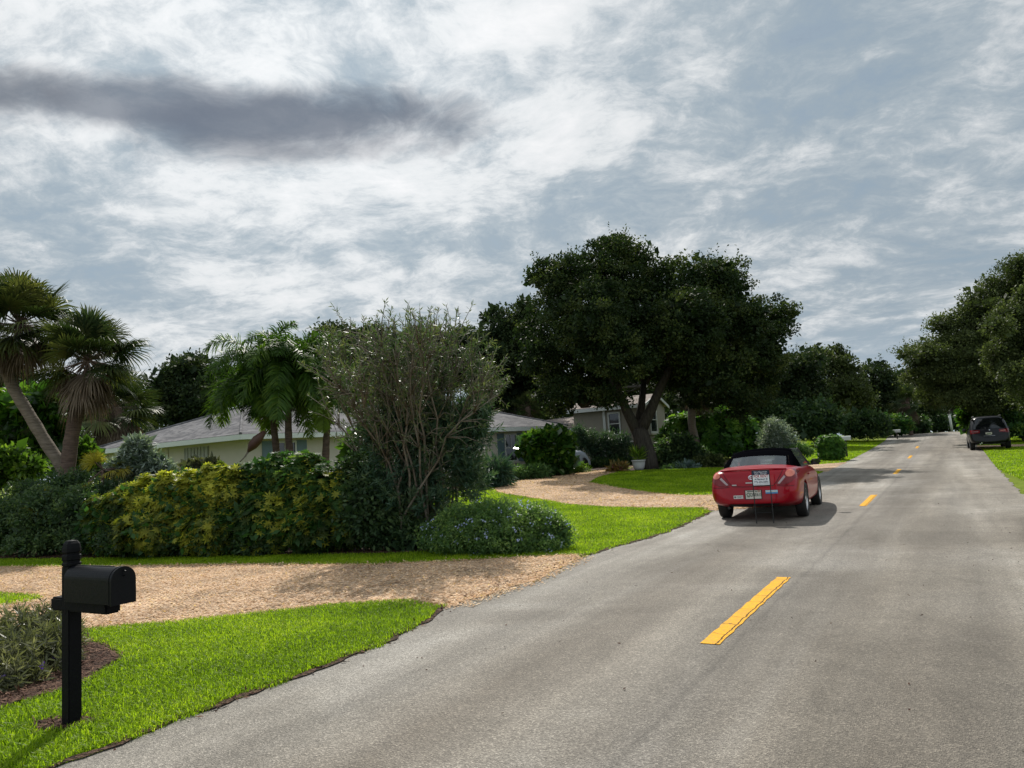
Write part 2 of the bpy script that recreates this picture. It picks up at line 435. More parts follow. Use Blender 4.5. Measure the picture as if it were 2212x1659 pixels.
def paint():
    m, nt, out = newmat('yellow_road_paint')
    P = geopos(nt)
    al = mapv(nt, P, (1, 1, 1), (0, 0, -radians(59.93)))
    c = mixc(nt, noise(nt, P, 14, 5, .7), (.66, .30, .010), (.86, .45, .022))
    sp = nd(nt, 'ShaderNodeSeparateColor', {0: nd(nt, 'ShaderNodeTexVoronoi', {'Vector': P, 'Scale': 85}).outputs['Color']}).outputs[0]
    c = mixc(nt, .6, c, ramp(nt, sp, [(0, .7), (1, 1.15)]), 'MULTIPLY')
    # cross cracks and one long crack
    sx = nd(nt, 'ShaderNodeSeparateXYZ', {0: al})
    w = noise(nt, P, 3.0, 4)
    xx = mth(nt, 'ADD', mth(nt, 'MULTIPLY', sx.outputs[0], 3.1), mth(nt, 'MULTIPLY', w, .9))
    fr = mth(nt, 'ABSOLUTE', mth(nt, 'SUBTRACT', mth(nt, 'FRACT', xx), .5))
    ck = ramp(nt, fr, [(0.0, .12), (.025, 1.0)])
    mid = -R0[0] * sin(radians(59.93)) + R0[1] * cos(radians(59.93))
    yy = mth(nt, 'ADD', sx.outputs[1], mth(nt, 'MULTIPLY', mth(nt, 'SUBTRACT', noise(nt, P, 5, 5, .7), .5), .05))
    ln = ramp(nt, mth(nt, 'MULTIPLY', mth(nt, 'ABSOLUTE', mth(nt, 'SUBTRACT', yy, mid - .045)), 10), [(0, .08), (.05, .15), (.08, 1.0)])
    c = mixc(nt, ramp(nt, noise(nt, P, 38, 6, .75), [(.52, 0.0), (.66, .75)]), c, (.24, .19, .12))
    c = mixc(nt, ramp(nt, noise(nt, P, 4, 4, .6), [(.45, 0.0), (.7, .35)]), c, (.42, .25, .07))
    c = mixc(nt, 1, c, ck, 'MULTIPLY'); c = mixc(nt, 1, c, ln, 'MULTIPLY')
    b = nd(nt, 'ShaderNodeBsdfPrincipled', {'Base Color': c, 'Roughness': .8, 'Specular IOR Level': .15})
    bn = nd(nt, 'ShaderNodeBump', {'Strength': .5, 'Distance': .01, 'Height': noise(nt, P, 60, 3)})
    nt.links.new(bn.outputs[0], b.inputs['Normal']); nt.links.new(b.outputs[0], out.inputs[0])
    return m
M['paint'] = paint()

def shingle(name, c1, c2, step=.062):
    m, nt, out = newmat(name)
    co = objco(nt)
    sx = nd(nt, 'ShaderNodeSeparateXYZ', {0: co})
    row = mth(nt, 'DIVIDE', sx.outputs[2], step)
    fr = mth(nt, 'FRACT', row); fl = mth(nt, 'FLOOR', row)
    cmb = nd(nt, 'ShaderNodeCombineXYZ', {0: mth(nt, 'MULTIPLY', sx.outputs[0], 3.3), 1: mth(nt, 'MULTIPLY', sx.outputs[1], 3.3), 2: mth(nt, 'MULTIPLY', fl, 7.31)}).outputs[0]
    tab = nd(nt, 'ShaderNodeSeparateColor', {0: nd(nt, 'ShaderNodeTexVoronoi', {'Vector': cmb, 'Scale': 1.0}).outputs['Color']}).outputs[0]
    c = mixc(nt, tab, c1, c2)
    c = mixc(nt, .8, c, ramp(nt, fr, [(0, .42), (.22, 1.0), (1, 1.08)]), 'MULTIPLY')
    c = mixc(nt, .6, c, ramp(nt, noise(nt, co, .8, 5), [(.3, .75), (.7, 1.2)]), 'MULTIPLY')
    b = nd(nt, 'ShaderNodeBsdfPrincipled', {'Base Color': c, 'Roughness': .95, 'Specular IOR Level': .08})
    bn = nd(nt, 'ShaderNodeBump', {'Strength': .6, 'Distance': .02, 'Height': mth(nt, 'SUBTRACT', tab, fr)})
    nt.links.new(bn.outputs[0], b.inputs['Normal']); nt.links.new(b.outputs[0], out.inputs[0])
    return m
M['shingle'] = shingle('grey_shingles', (.085, .085, .092), (.185, .18, .185))
M['tile'] = shingle('pinkish_roof', (.20, .168, .15), (.29, .25, .225), .05)

# ------------------------------------------------------------------ world and sun
SUN = Vector((-.08, 1.0, .98)).normalized()
world = bpy.data.worlds.new('World'); scene.world = world; world.use_nodes = True
nt = world.node_tree; nt.nodes.clear()
wo = nt.nodes.new('ShaderNodeOutputWorld')
sky = nd(nt, 'ShaderNodeTexSky', sky_type='NISHITA', sun_disc=False)
sky.sun_elevation = math.asin(SUN.z); sky.sun_rotation = atan2(SUN.x, SUN.y)
sky.air_density = 1.2; sky.dust_density = 1.5
bg1 = nd(nt, 'ShaderNodeBackground', {'Color': sky.outputs[0], 'Strength': .09})
D = nd(nt, 'ShaderNodeNewGeometry').outputs['Incoming']
D = nd(nt, 'ShaderNodeVectorMath', {0: D, 'Scale': -1.0}, operation='SCALE').outputs[0]
sep = nd(nt, 'ShaderNodeSeparateXYZ', {0: D})
dx, dy, dz = sep.outputs
zz = mth(nt, 'ADD', mth(nt, 'MAXIMUM', dz, 0.0), .23)
pr = nd(nt, 'ShaderNodeCombineXYZ', {0: mth(nt, 'DIVIDE', dx, zz), 1: mth(nt, 'DIVIDE', dy, zz), 2: 0.0}).outputs[0]
wx_ = noise(nt, pr, 1.7, 4, .55, 0, 'Color')
prw = nd(nt, 'ShaderNodeVectorMath', {0: pr, 1: nd(nt, 'ShaderNodeVectorMath', {0: wx_, 'Scale': .30}, operation='SCALE').outputs[0]}, operation='ADD').outputs[0]
n1 = noise(nt, mapv(nt, prw, (1, 1.15, 1), (0, 0, radians(10))), 3.3, 14, .64, .0)
n2 = noise(nt, mapv(nt, pr, (.8, 1.2, 1), (0, 0, radians(8))), 1.25, 4, .5, .3)
n3 = noise(nt, mapv(nt, prw, (1, 1.2, 1)), 5.5, 13, .70, .12)
cov = mth(nt, 'ADD', mth(nt, 'ADD', mth(nt, 'MULTIPLY', n1, .78), .045), mth(nt, 'MULTIPLY', n2, .22))
cov = mth(nt, 'ADD', cov, mth(nt, 'MULTIPLY', mth(nt, 'SUBTRACT', n3, .5), .62))
sd = nd(nt, 'ShaderNodeVectorMath', {0: D, 1: tuple(Vector((-.30, 1.0, .72)).normalized())}, operation='DOT_PRODUCT').outputs['Value']
glow = mth(nt, 'POWER', mth(nt, 'MAXIMUM', sd, 0.0), 10.0)
cov = mth(nt, 'ADD', cov, mth(nt, 'MULTIPLY', glow, .085))
cov = mth(nt, 'ADD', cov, .012)
gy = mth(nt, 'MAXIMUM', dy, .05)
gX = mth(nt, 'DIVIDE', dx, gy); gZ = mth(nt, 'DIVIDE', dz, gy)
front = ramp(nt, dy, [(.05, 0.0), (.3, 1.0)])
# patches of the overcast: (image-plane direction, radii, change of cover)
def spot(px, py, rx, ry, amt, acc):
    d = ray(px, py)
    a = mth(nt, 'DIVIDE', mth(nt, 'SUBTRACT', gX, d[0] / d[1]), rx / F); e = mth(nt, 'DIVIDE', mth(nt, 'SUBTRACT', gZ, d[2] / d[1]), ry / F)
    r = mth(nt, 'ADD', mth(nt, 'MULTIPLY', a, a), mth(nt, 'MULTIPLY', e, e))
    k = mth(nt, 'EXPONENT', mth(nt, 'MULTIPLY', r, -1.0))
    return mth(nt, 'ADD', acc, mth(nt, 'MULTIPLY', mth(nt, 'MULTIPLY', k, front), amt * .62))
for s_ in ((800, 40, 420, 120, .10), (120, 60, 260, 90, .08), (1080, 230, 260, 120, .08), (1900, 300, 520, 360, -.085), (1750, 560, 160, 50, .10), (1560, 350, 120, 60, .09), (1950, 420, 260, 40, .07), (1800, 130, 260, 40, .07), (1420, 250, 120, 60, .05), (2050, 640, 200, 40, .07), (1700, 330, 300, 60, .05), (2000, 130, 180, 50, .06), (1350, 330, 160, 40, .06), (1250, 430, 220, 40, -.05), (1650, 120, 260, 160, -.06), (720, 515, 420, 55, -.14), (1000, 250, 200, 60, .05), (1500, 430, 300, 60, -.06), (600, 620, 420, 60, .09), (500, 410, 380, 60, .07), (1560, 350, 60, 60, .07), (120, 560, 300, 170, -.13), (60, 400, 200, 60, -.05), (1900, 500, 150, 60, .06), (480, 90, 120, 60, -.14), (1230, 90, 130, 70, -.13), (2100, 250, 90, 22, .10), (1980, 700, 200, 50, .05)):
    cov = spot(*s_, cov)
cc = ramp(nt, cov, [(.24, (.27, .35, .43)), (.38, (.325, .415, .495)), (.47, (.385, .465, .535)), (.54, (.46, .53, .585)), (.60, (.60, .65, .69)), (.68, (.79, .82, .84)), (.80, (.90, .91, .925)), (.92, (1.0, 1.0, 1.0))])
cc = mixc(nt, 1.0, cc, ramp(nt, glow, [(0, .90), (.5, 1.0), (1, 1.12)]), 'MULTIPLY')
def dark_cloud(cc, px, py, rx, ry, amt, col, seed=0.0):
    d = ray(px, py)
    n = noise(nt, nd(nt, 'ShaderNodeVectorMath', {0: prw, 1: (seed, seed, 0)}, operation='ADD').outputs[0], 2.6, 9, .62, .2)
    a = mth(nt, 'DIVIDE', mth(nt, 'SUBTRACT', gX, d[0] / d[1]), rx / F); e = mth(nt, 'SUBTRACT', gZ, d[2] / d[1])
    e = mth(nt, 'ADD', e, mth(nt, 'MULTIPLY', mth(nt, 'SUBTRACT', gX, d[0] / d[1]), .061)); e = mth(nt, 'DIVIDE', e, ry / F)
    r = mth(nt, 'SQRT', mth(nt, 'ADD', mth(nt, 'MULTIPLY', a, a), mth(nt, 'MULTIPLY', e, e)))
    r = mth(nt, 'ADD', r, mth(nt, 'MULTIPLY', mth(nt, 'SUBTRACT', n, .5), 2.0))
    k = ramp(nt, r, [(.30, 1.0), (1.3, 0.0)], 'EASE')
    return mixc(nt, mth(nt, 'MULTIPLY', mth(nt, 'MULTIPLY', k, front), amt), cc, col)
cc = dark_cloud(cc, 620, 258, 480, 112, .88, (.150, .180, .235))
cc = dark_cloud(cc, 210, 222, 460, 100, .80, (.175, .205, .26), 3.1)
cc = dark_cloud(cc, 640, 330, 380, 62, .6, (.22, .24, .285), 7.7)
cc = mixc(nt, 1.0, cc, ramp(nt, mth(nt, 'ADD', mth(nt, 'MULTIPLY', dy, .5), .5), [(.30, 1.5), (.62, 1.0)]), 'MULTIPLY')  # unseen sky behind the camera brightened, added as fill for shaded sides
cc = dark_cloud(cc, -60, 195, 300, 85, .8, (.19, .21, .25), 12.4)
hz = ramp(nt, dz, [(.0, 1.0), (.15, 0.0)])
cc = mixc(nt, mth(nt, 'MULTIPLY', hz, .38), cc, (.50, .62, .74))
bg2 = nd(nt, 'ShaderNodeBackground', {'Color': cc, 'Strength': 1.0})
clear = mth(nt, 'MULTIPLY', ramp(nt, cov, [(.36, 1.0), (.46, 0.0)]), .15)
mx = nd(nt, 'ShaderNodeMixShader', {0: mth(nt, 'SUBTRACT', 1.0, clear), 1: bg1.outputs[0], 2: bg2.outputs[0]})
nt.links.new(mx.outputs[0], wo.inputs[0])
sl = bpy.data.lights.new('sun', 'SUN'); sl.energy = 5.0; sl.angle = radians(.55); sl.color = (1, .95, .87)
so = bpy.data.objects.new('sun', sl); COL.objects.link(so)
so.rotation_euler = (-SUN).to_track_quat('-Z', 'Y').to_euler()
scene.view_settings.view_transform = 'Standard'; scene.view_settings.look = 'None'; scene.view_settings.exposure = 0
scene.cycles.max_bounces = 7; scene.cycles.transparent_max_bounces = 12; scene.cycles.use_denoising = True
scene.cycles.sample_clamp_indirect = 6

# ------------------------------------------------------------------ ground, road, drives
def pip(x, y, poly):
    poly = np.array(poly); n = len(poly); ins = np.zeros(len(x), bool)
    j = n - 1
    for i in range(n):
        xi, yi = poly[i]; xj, yj = poly[j]
        c = ((yi > y) != (yj > y)) & (x < (xj - xi) * (y - yi) / (yj - yi + 1e-12) + xi)
        ins ^= c; j = i
    return ins

def axis(lo, hi, near, fine, coarse):
    v = list(np.arange(-near, near, fine))
    a, s = near, fine
    while a < hi: v.append(a); s = min(s * 1.25, coarse); a += s
    a, s = -near, fine
    while a > lo: s = min(s * 1.25, coarse); a -= s; v.append(a)
    return np.array(sorted(v))
xs = axis(-900, 900, 48, 1.0, 60); ys = np.concatenate([axis(-200, 1500, 60, 1.0, 60)])
gx, gy = np.meshgrid(xs, ys); gz = hgt(gx, gy)
V = np.stack([gx, gy, gz], -1).reshape(-1, 3); ny, nx = gx.shape
I = np.arange(ny * nx).reshape(ny, nx)
Q = np.stack([I[:-1, :-1], I[:-1, 1:], I[1:, 1:], I[1:, :-1]], -1).reshape(-1, 4)
tag(link('ground', npmesh('ground', V, [Q], smooth=True), M['lawn']), kind='structure')

# road: measured edge offsets from the centre line
LE = [(-30, -2.9), (-2.6, -2.62), (-.6, -2.62), (.1, -2.82), (.7, -3.02), (1.4, -3.12), (4.3, -3.1), (5, -3.08), (7.4, -2.85), (9, -2.95), (11.3, -3.1), (12, -3.4), (13, -3.9), (15, -3.9), (16.2, -3.4), (17.5, -2.95), (24, -2.85), (40, -2.8), (60, -2.75), (90, -2.75)]
RE = [(-30, 3.15), (0, 3.05), (14, 3.08), (26, 3.2), (41, 3.4), (90, 3.4)]
aa = np.concatenate([np.arange(-14, 30, .16), np.arange(30, 84, .5)])
wob = lambda a, s: .028 * np.sin(a * 3.1 + s) + .020 * np.sin(a * 7.7 + 2 * s) + .014 * np.sin(a * 17.3 + s)
le = np.interp(aa, *zip(*LE)) + wob(aa, .3); re = np.interp(aa, *zip(*RE)) + wob(aa, 1.9)
K = 12
T = np.linspace(0, 1, K)
pp = le[:, None] * (1 - T) + re[:, None] * T
bend = -.0022 * np.maximum(aa - 62, 0) ** 2
wx, wy = w_of(pp + bend[:, None], aa[:, None] + 0 * pp)
def sheet(name, wx, wy, mat, lift):
    wz = hgt(wx, wy) + lift
    V = np.stack([wx, wy, wz], -1).reshape(-1, 3); n1_, n2_ = wx.shape
    I = np.arange(n1_ * n2_).reshape(n1_, n2_)
    Q = np.stack([I[:-1, :-1], I[:-1, 1:], I[1:, 1:], I[1:, :-1]], -1).reshape(-1, 4)[:, ::-1]
    return tag(link(name, npmesh(name, V, [Q], smooth=True), mat), kind='structure')
LIFT = .014
sheet('road', wx, wy, M['asphalt'], LIFT)

def poly_sheet(name, poly, mat, lift, step=.5):
    """ragged-edged polygon draped on the terrain"""
    P = np.array(poly, float); out_ = []
    for i in range(len(P)):
        a, b = P[i], P[(i + 1) % len(P)]; d = np.linalg.norm(b - a); k = max(1, int(d / .18))
        for j in range(k):
            q = a + (b - a) * j / k
            nrm = np.array([-(b - a)[1], (b - a)[0]]) / (d + 1e-9)
            out_.append(q + nrm * (.035 * sin(q[0] * 5.3 + q[1] * 4.1) + .03 * sin(q[0] * 11.7 - q[1] * 9.2) + rng.normal() * .012))
    bm = bmesh.new()
    vs = [bm.verts.new((q[0], q[1], 0)) for q in out_]
    f = bm.faces.new(vs)
    bmesh.ops.triangulate(bm, faces=[f])
    x0, y0 = P.min(0); x1, y1 = P.max(0)
    for cx in np.arange(x0 + step, x1, step): bmesh.ops.bisect_plane(bm, geom=bm.verts[:] + bm.edges[:] + bm.faces[:], plane_co=(cx, 0, 0), plane_no=(1, 0, 0))
    for cy in np.arange(y0 + step, y1, step): bmesh.ops.bisect_plane(bm, geom=bm.verts[:] + bm.edges[:] + bm.faces[:], plane_co=(0, cy, 0), plane_no=(0, 1, 0))
    for v in bm.verts: v.co.z = float(hgt(v.co.x, v.co.y)) + lift
    bmesh.ops.recalc_face_normals(bm, faces=bm.faces[:])
    if sum(f.normal.z for f in bm.faces) < 0: bmesh.ops.reverse_faces(bm, faces=bm.faces[:])
    me = bpy.data.meshes.new(name); bm.to_mesh(me); bm.free()
    return tag(link(name, me, mat), kind='structure'), out_

DRIVE1 = [(-40, 22.5), (-24, 18.5), (-16, 16.6), (-10.32, 14.83), (-7.95, 13.91), (-5.0, 12.94), (-2.4, 11.8), (-.85, 11.6), (.15, 11.54), (.80, 11.5), (.85, 11.05), (.1, 9.3), (-.75, 8.0),
          (-.96, 8.12), (-1.33, 8.53), (-2.26, 8.51), (-3.19, 8.21), (-3.88, 8.08), (-4.58, 8.0), (-6.0, 7.7), (-9, 7.0), (-16, 6.0), (-24, 6.0), (-24, 9.5), (-12, 9.2), (-8.0, 9.75), (-6.95, 9.99), (-6.64, 10.09), (-6.6, 10.35), (-6.9, 10.7), (-7.76, 11.16), (-12, 12.6), (-24, 15.5), (-40, 18)]
DRIVE2 = [(4.5, 17.6), (4.55, 18.45), (3.54, 19.08), (2.48, 19.83), (1.38, 20.99), (.8, 22.43), (-.1, 24.5), (-.77, 26.4), (-.9, 28.2), (-.42, 31.5), (1.35, 35.2), (3.4, 37.4), (5.2, 38.6), (5.0, 35.8), (4.3, 34.0), (3.27, 30.94), (2.69, 28.28), (3.26, 25.66), (4.07, 23.61), (4.87, 22.46), (5.88, 22.1), (7.2, 22.3), (7.4, 20.5), (5.6, 17.6)]
DRIVE3 = [w_of(p, a) for p, a in ((-2.7, 27.5), (-3.4, 28.3), (-6, 28.6), (-9, 29.5), (-16, 33), (-16, 37), (-9, 33.6), (-6, 33.0), (-4.2, 33.6), (-2.7, 35))]
DRIVE4 = [w_of(p, a) for p, a in ((3.3, 44.5), (4.5, 45.3), (14, 46), (14, 49), (4.5, 48.5), (3.3, 49.5))]
poly_sheet('driveway', DRIVE1, M['chips'], .020)
poly_sheet('driveway', DRIVE2, M['chips'], .020)
poly_sheet('driveway', DRIVE3, M['chips'], .020)
poly_sheet('driveway', DRIVE4, M['chips'], .020)
BED1 = [(-5.8, 4.3), (-3.75, 5.2), (-3.45, 5.8), (-3.5, 6.6), (-3.95, 7.15), (-4.5, 7.6), (-6.2, 7.5), (-9, 6.8), (-9, 4.4)]
BED2 = [(5.0, 35.9), (5.7, 35.2), (7.5, 34.8), (9.4, 34.4), (10.6, 35.2), (12.6, 37.8), (13.5, 40.5), (10, 41.5), (6.6, 40.2)]
BED3 = [(-24, 19.8), (-14, 17.2), (-9.8, 15.7), (-7.8, 15.0), (-5, 14.1), (-2.5, 13.2), (-1.2, 13.0), (.6, 13.0), (.8, 14.2), (-1, 15.4), (-8, 18.4), (-24, 24)]
BED4 = [(-1.6, 28.0), (-1.2, 30.2), (-.6, 32.0), (1.2, 35.5), (3.3, 37.8), (5.2, 39.2), (4.6, 41.5), (1.0, 39.5), (-3.6, 33.0), (-4, 29)]
BED5 = [(-2.965 + .17 * cos(a_) * (1 + .3 * sin(3 * a_)) - .05, 4.90 + .12 * sin(a_)) for a_ in np.linspace(0, 2 * pi, 14)[:-1]]
for b in (BED1, BED2, BED3, BED4, BED5): poly_sheet('planting_bed', b, M['mulch'], .028)

# yellow dashes
for a0 in (0, 12.19, 24.38, 36.57, 48.76):
    k = 30
    tt = np.linspace(0, 3.05, k); e1 = -.075 + wob(tt * 5, a0) * .15; e2 = .075 + wob(tt * 5, a0 + 2) * .15
    sk = np.array([0, 0.0])
    pp = np.stack([e1, e1 * .33 + e2 * .67, e2], 1); a_ = a0 + tt[:, None] + np.array([[.03, 0, -.03]]) * 0
    x_, y_ = w_of(pp, a_)
    sheet('lane_marking', x_, y_, M['paint'], LIFT + .005)
# ------------------------------------------------------------------ grass and loose bits (uncountable)
def on_hard(x, y):
    p, a = road_pa(x, y)
    b = -.0022 * np.maximum(a - 62, 0) ** 2
    m = (p > np.interp(a, *zip(*LE)) + b + .01 + .05 * np.sin(a * 9) * np.sin(a * 2.3)) & (p < np.interp(a, *zip(*RE)) + b - .01)
    for d in (DRIVE1, DRIVE2, DRIVE3, DRIVE4): m |= pip(x, y, d)
    for d in (BED1, BED2, BED3, BED4, BED5): m |= pip(x, y, d)
    return m

def blades(region, dens, hl, wd, clumpy=.35):
    region = np.array(region, float); x0, y0 = region.min(0); x1, y1 = region.max(0)
    n = int((x1 - x0) * (y1 - y0) * dens)
    x = rng.uniform(x0, x1, n); y = rng.uniform(y0, y1, n)
    k = pip(x, y, region) & ~on_hard(x, y)
    x, y = x[k], y[k]; n = len(x)
    z = hgt(x, y) - .004
    patch = .5 + .5 * np.sin(x * 2.1 + 1.3 * np.sin(y * 1.7)) * np.sin(y * 2.6 + 1.1 * np.sin(x * 1.9))
    h = hl * (.55 + .75 * rng.random(n)) * (1 - .28 * clumpy + .5 * clumpy * patch)
    az_ = rng.uniform(0, 2 * pi, n); lean = rng.uniform(.15, 1.0, n)
    d = np.stack([np.cos(az_), np.sin(az_), 0 * az_], 1); s = np.stack([-np.sin(az_), np.cos(az_), 0 * az_], 1)
    s2 = s * np.cos(rng.uniform(-.6, .6, n))[:, None]
    w = (wd * (.7 + .6 * rng.random(n)))[:, None]
    b = np.stack([x, y, z], 1)
    m = b + d * (h * lean * .35)[:, None] + np.array([0, 0, 1]) * (h * .62)[:, None]
    t = b + d * (h * lean)[:, None] + np.array([0, 0, 1]) * (h * (1.0 - .35 * lean))[:, None]
    V = np.stack([b - s2 * w * .5, b + s2 * w * .5, m + s2 * w * .5, m - s2 * w * .5, t], 1).reshape(-1, 3)
    I = np.arange(n)[:, None] * 5
    dry = .5 + .5 * np.sin(x * .9 + 2 * np.sin(y * .7)) * np.sin(y * 1.1 + x * .4)
    tt = np.clip(.45 * rng.random(n) + .45 * patch * rng.random(n) + .22 * (dry - .4) + .14 * rng.normal(size=n), 0, 1)
    return V, [I + np.array([[0, 1, 2, 3]]), I + np.array([[3, 2, 4]])], np.repeat(tt, 5)

def grass(region, dens, hl, wd, label=None):
    V, Fp, t = blades(region, dens, hl, wd)
    tag(link('grass', npmesh('grass', V, Fp, t), M['grassb']), kind='stuff')
grass([(-1.0, 8.6), (-.7, 7.9), (-1.0, 7.0), (-2.6, 3.2), (-6.5, 3.2), (-6.5, 8.2), (-2.4, 8.7)], 8200, .062, .0066)
grass([(-9, 9.6), (-6.4, 9.6), (-6.4, 11), (-9, 12)], 3200, .06, .009)
grass([(-20, 15.5), (-10.3, 14.3), (-5, 12.5), (-2, 11.4), (1.3, 11.1), (5, 17.7), (5, 19), (2, 20.6), (0, 24.5), (-4, 24), (-1, 15.6), (-8, 18), (-20, 22)], 1900, .06, .011)
grass([(7.3, 20.2), (7.6, 20.2), (17.8, 38.5), (13, 42), (9, 35), (4.6, 35.2), (2.4, 28.2), (3, 25.2), (5.6, 21.8)], 620, .07, .02)
grass([(-4, 24), (.3, 23.2), (-.9, 32), (-4, 29)], 620, .07, .02)
grass([(9.5, 12), (16, 12), (36, 38), (46, 56), (36, 64), (26, 44)], 420, .08, .024)
grass([(3.5, 2.6), (8, 2.6), (17, 13), (13, 17), (9, 11.5)], 700, .075, .016)
grass([(14, 38), (18, 37), (32, 62), (26, 66)], 260, .09, .035)

def bits(name, region, dens, L, W, mat, mask=None):
    region = np.array(region, float); x0, y0 = region.min(0); x1, y1 = region.max(0)
    n = int((x1 - x0) * (y1 - y0) * dens)
    x = rng.uniform(x0, x1, n); y = rng.uniform(y0, y1, n)
    k = pip(x, y, region)
    if mask is not None: k &= mask(x, y)
    x, y = x[k], y[k]; n = len(x)
    c = np.stack([x, y, hgt(x, y) + .028 + .012 * rng.random(n)], 1)
    D = rdir(n); D[:, 2] *= .16
    N = rdir(n, 3.5)
    s = .5 + rng.random(n)
    V, I = leaves(c, D, N, L * s, W * s)
    tag(link(name, npmesh(name, V, [I], np.repeat(rng.random(n), 4)), mat), kind='stuff')
def spill(poly, nrep, L, W, mat, lim):
    P = np.array(poly, float); xs_, ys_ = [], []
    for i in range(len(P)):
        a_, b_ = P[i], P[(i + 1) % len(P)]
        if max(abs(a_[0]) / max(a_[1], .1), abs(b_[0]) / max(b_[1], .1)) > .8 or max(a_[1], b_[1]) > lim: continue
        n = int(np.linalg.norm(b_ - a_) * nrep); t = rng.random(n)[:, None]; q = a_ + (b_ - a_) * t + rng.normal(size=(n, 2)) * .10
        xs_.append(q[:, 0]); ys_.append(q[:, 1])
    x = np.concatenate(xs_); y = np.concatenate(ys_); n = len(x); c = np.stack([x, y, hgt(x, y) + .026], 1); D = rdir(n); D[:, 2] *= .16; s = .5 + rng.random(n)
    V, I = leaves(c, D, rdir(n, 3.5), L * s, W * s); tag(link('shell_chips', npmesh('shell_chips', V, [I], np.repeat(rng.random(n), 4)), mat), kind='stuff')
spill(DRIVE1, 420, .034, .02, M['chip'], 18); spill(DRIVE2, 140, .05, .03, M['chip'], 30)
vis1 = lambda x, y: (np.abs(x) < y * .75)
bits('shell_chips', DRIVE1, 620, .036, .02, M['chip'], lambda x, y: (np.abs(x) < y * .75) & (road_pa(x, y)[0] < -2.9))
bits('shell_chips', DRIVE2, 160, .06, .035, M['chip'], vis1)
bits('mulch_bits', BED1, 1600, .07, .012, M['mchip'], vis1)
bits('mulch_bits', BED5, 2600, .06, .010, M['mchip'], vis1)
bits('mulch_bits', BED3, 350, .09, .02, M['mchip'], vis1)
# leaf litter and soil crumbs along the near road edge and on the asphalt
xe, ye = w_of(np.interp(np.linspace(-3, 22, 900), *zip(*LE)) + rng.normal(size=900) * .05, np.linspace(-3, 22, 900) + rng.normal(size=900) * .1)
c = np.stack([xe, ye, hgt(xe, ye) + .024], 1); D = rdir(900); D[:, 2] *= .3
V, I = leaves(c, D, rdir(900, 1.5), .06 * rng.random(900) + .015, .02)
tag(link('edge_litter', npmesh('edge_litter', V, [I], np.repeat(rng.random(900), 4)), M['mchip']), kind='stuff')
nl = 220
pl = rng.uniform(-2.4, 2.8, nl); al_ = rng.uniform(-2, 26, nl); xl, yl = w_of(pl, al_)
c = np.stack([xl, yl, hgt(xl, yl) + .022], 1); D = rdir(nl); D[:, 2] *= .25
V, I = leaves(c, D, rdir(nl, 1.6), .02 + .03 * rng.random(nl), .014)
tag(link('leaf_litter', npmesh('leaf_litter', V, [I], np.repeat(rng.random(nl) * .5, 4)), M['mchip']), kind='stuff')
# dark soil lip where the turf meets the asphalt
aa2 = np.arange(-6, 12, .07)
l2 = np.interp(aa2, *zip(*LE)) + wob(aa2, .3)
pp = np.stack([l2 - .035 - .02 * rng.random(len(aa2)), l2 + .012 + .03 * rng.random(len(aa2))], 1)
keep = ~pip(*[q.ravel() for q in w_of(l2 - .25, aa2)], DRIVE1)
sel = np.where(keep)[0]
for seg in np.split(sel, np.where(np.diff(sel) > 1)[0] + 1):
    if len(seg) > 3:
        x_, y_ = w_of(pp[seg], aa2[seg][:, None] + 0 * pp[seg]); sheet('soil_edge', x_, y_, M['mulch'], LIFT + .010)

# ------------------------------------------------------------------ mailbox
def G3(x, y, dz=0.0): return (x, y, float(hgt(x, y)) + dz)
mbx = empty('mailbox', G3(-2.94, 4.90), radians(-30) + pi / 2, 'black metal mailbox on a black wooden post in the grass beside the driveway', 'mailbox')
mbx.rotation_euler = (0, 0, radians(-30)); mbx.scale = (.965,) * 3
# local x points to the road
b = MB(); b.box((0, 0, .50), (.088, .088, 1.10), bev=.006); b.build('post', M['post_black'], mbx)
b = MB()
pr_ = [(.0484, 1.051), (.050, 1.055), (.050, 1.068), (.044, 1.074), (.044, 1.084), (.050, 1.090), (.050, 1.118), (.044, 1.124), (.0445, 1.134), (.050, 1.142), (.049, 1.165), (.043, 1.195), (.030, 1.215), (.0, 1.221)]
V_ = []; F_ = []
for r_, h_ in pr_:
    for sx_, sy_ in ((-1, -.6), (-.6, -1), (.6, -1), (1, -.6), (1, .6), (.6, 1), (-.6, 1), (-1, .6)): V_.append((sx_ * r_, sy_ * r_, h_))
for i in range(len(pr_) - 1):
    for j in range(8): F_.append((i * 8 + j, i * 8 + (j + 1) % 8, (i + 1) * 8 + (j + 1) % 8, (i + 1) * 8 + j))
b.add(V_, F_); b.build('post_cap', M['post_black'], mbx)
b = MB(); b.box((.155, 0, .800), (.64, .104, .088), bev=.012); b.build('support_arm', M['post_black'], mbx)
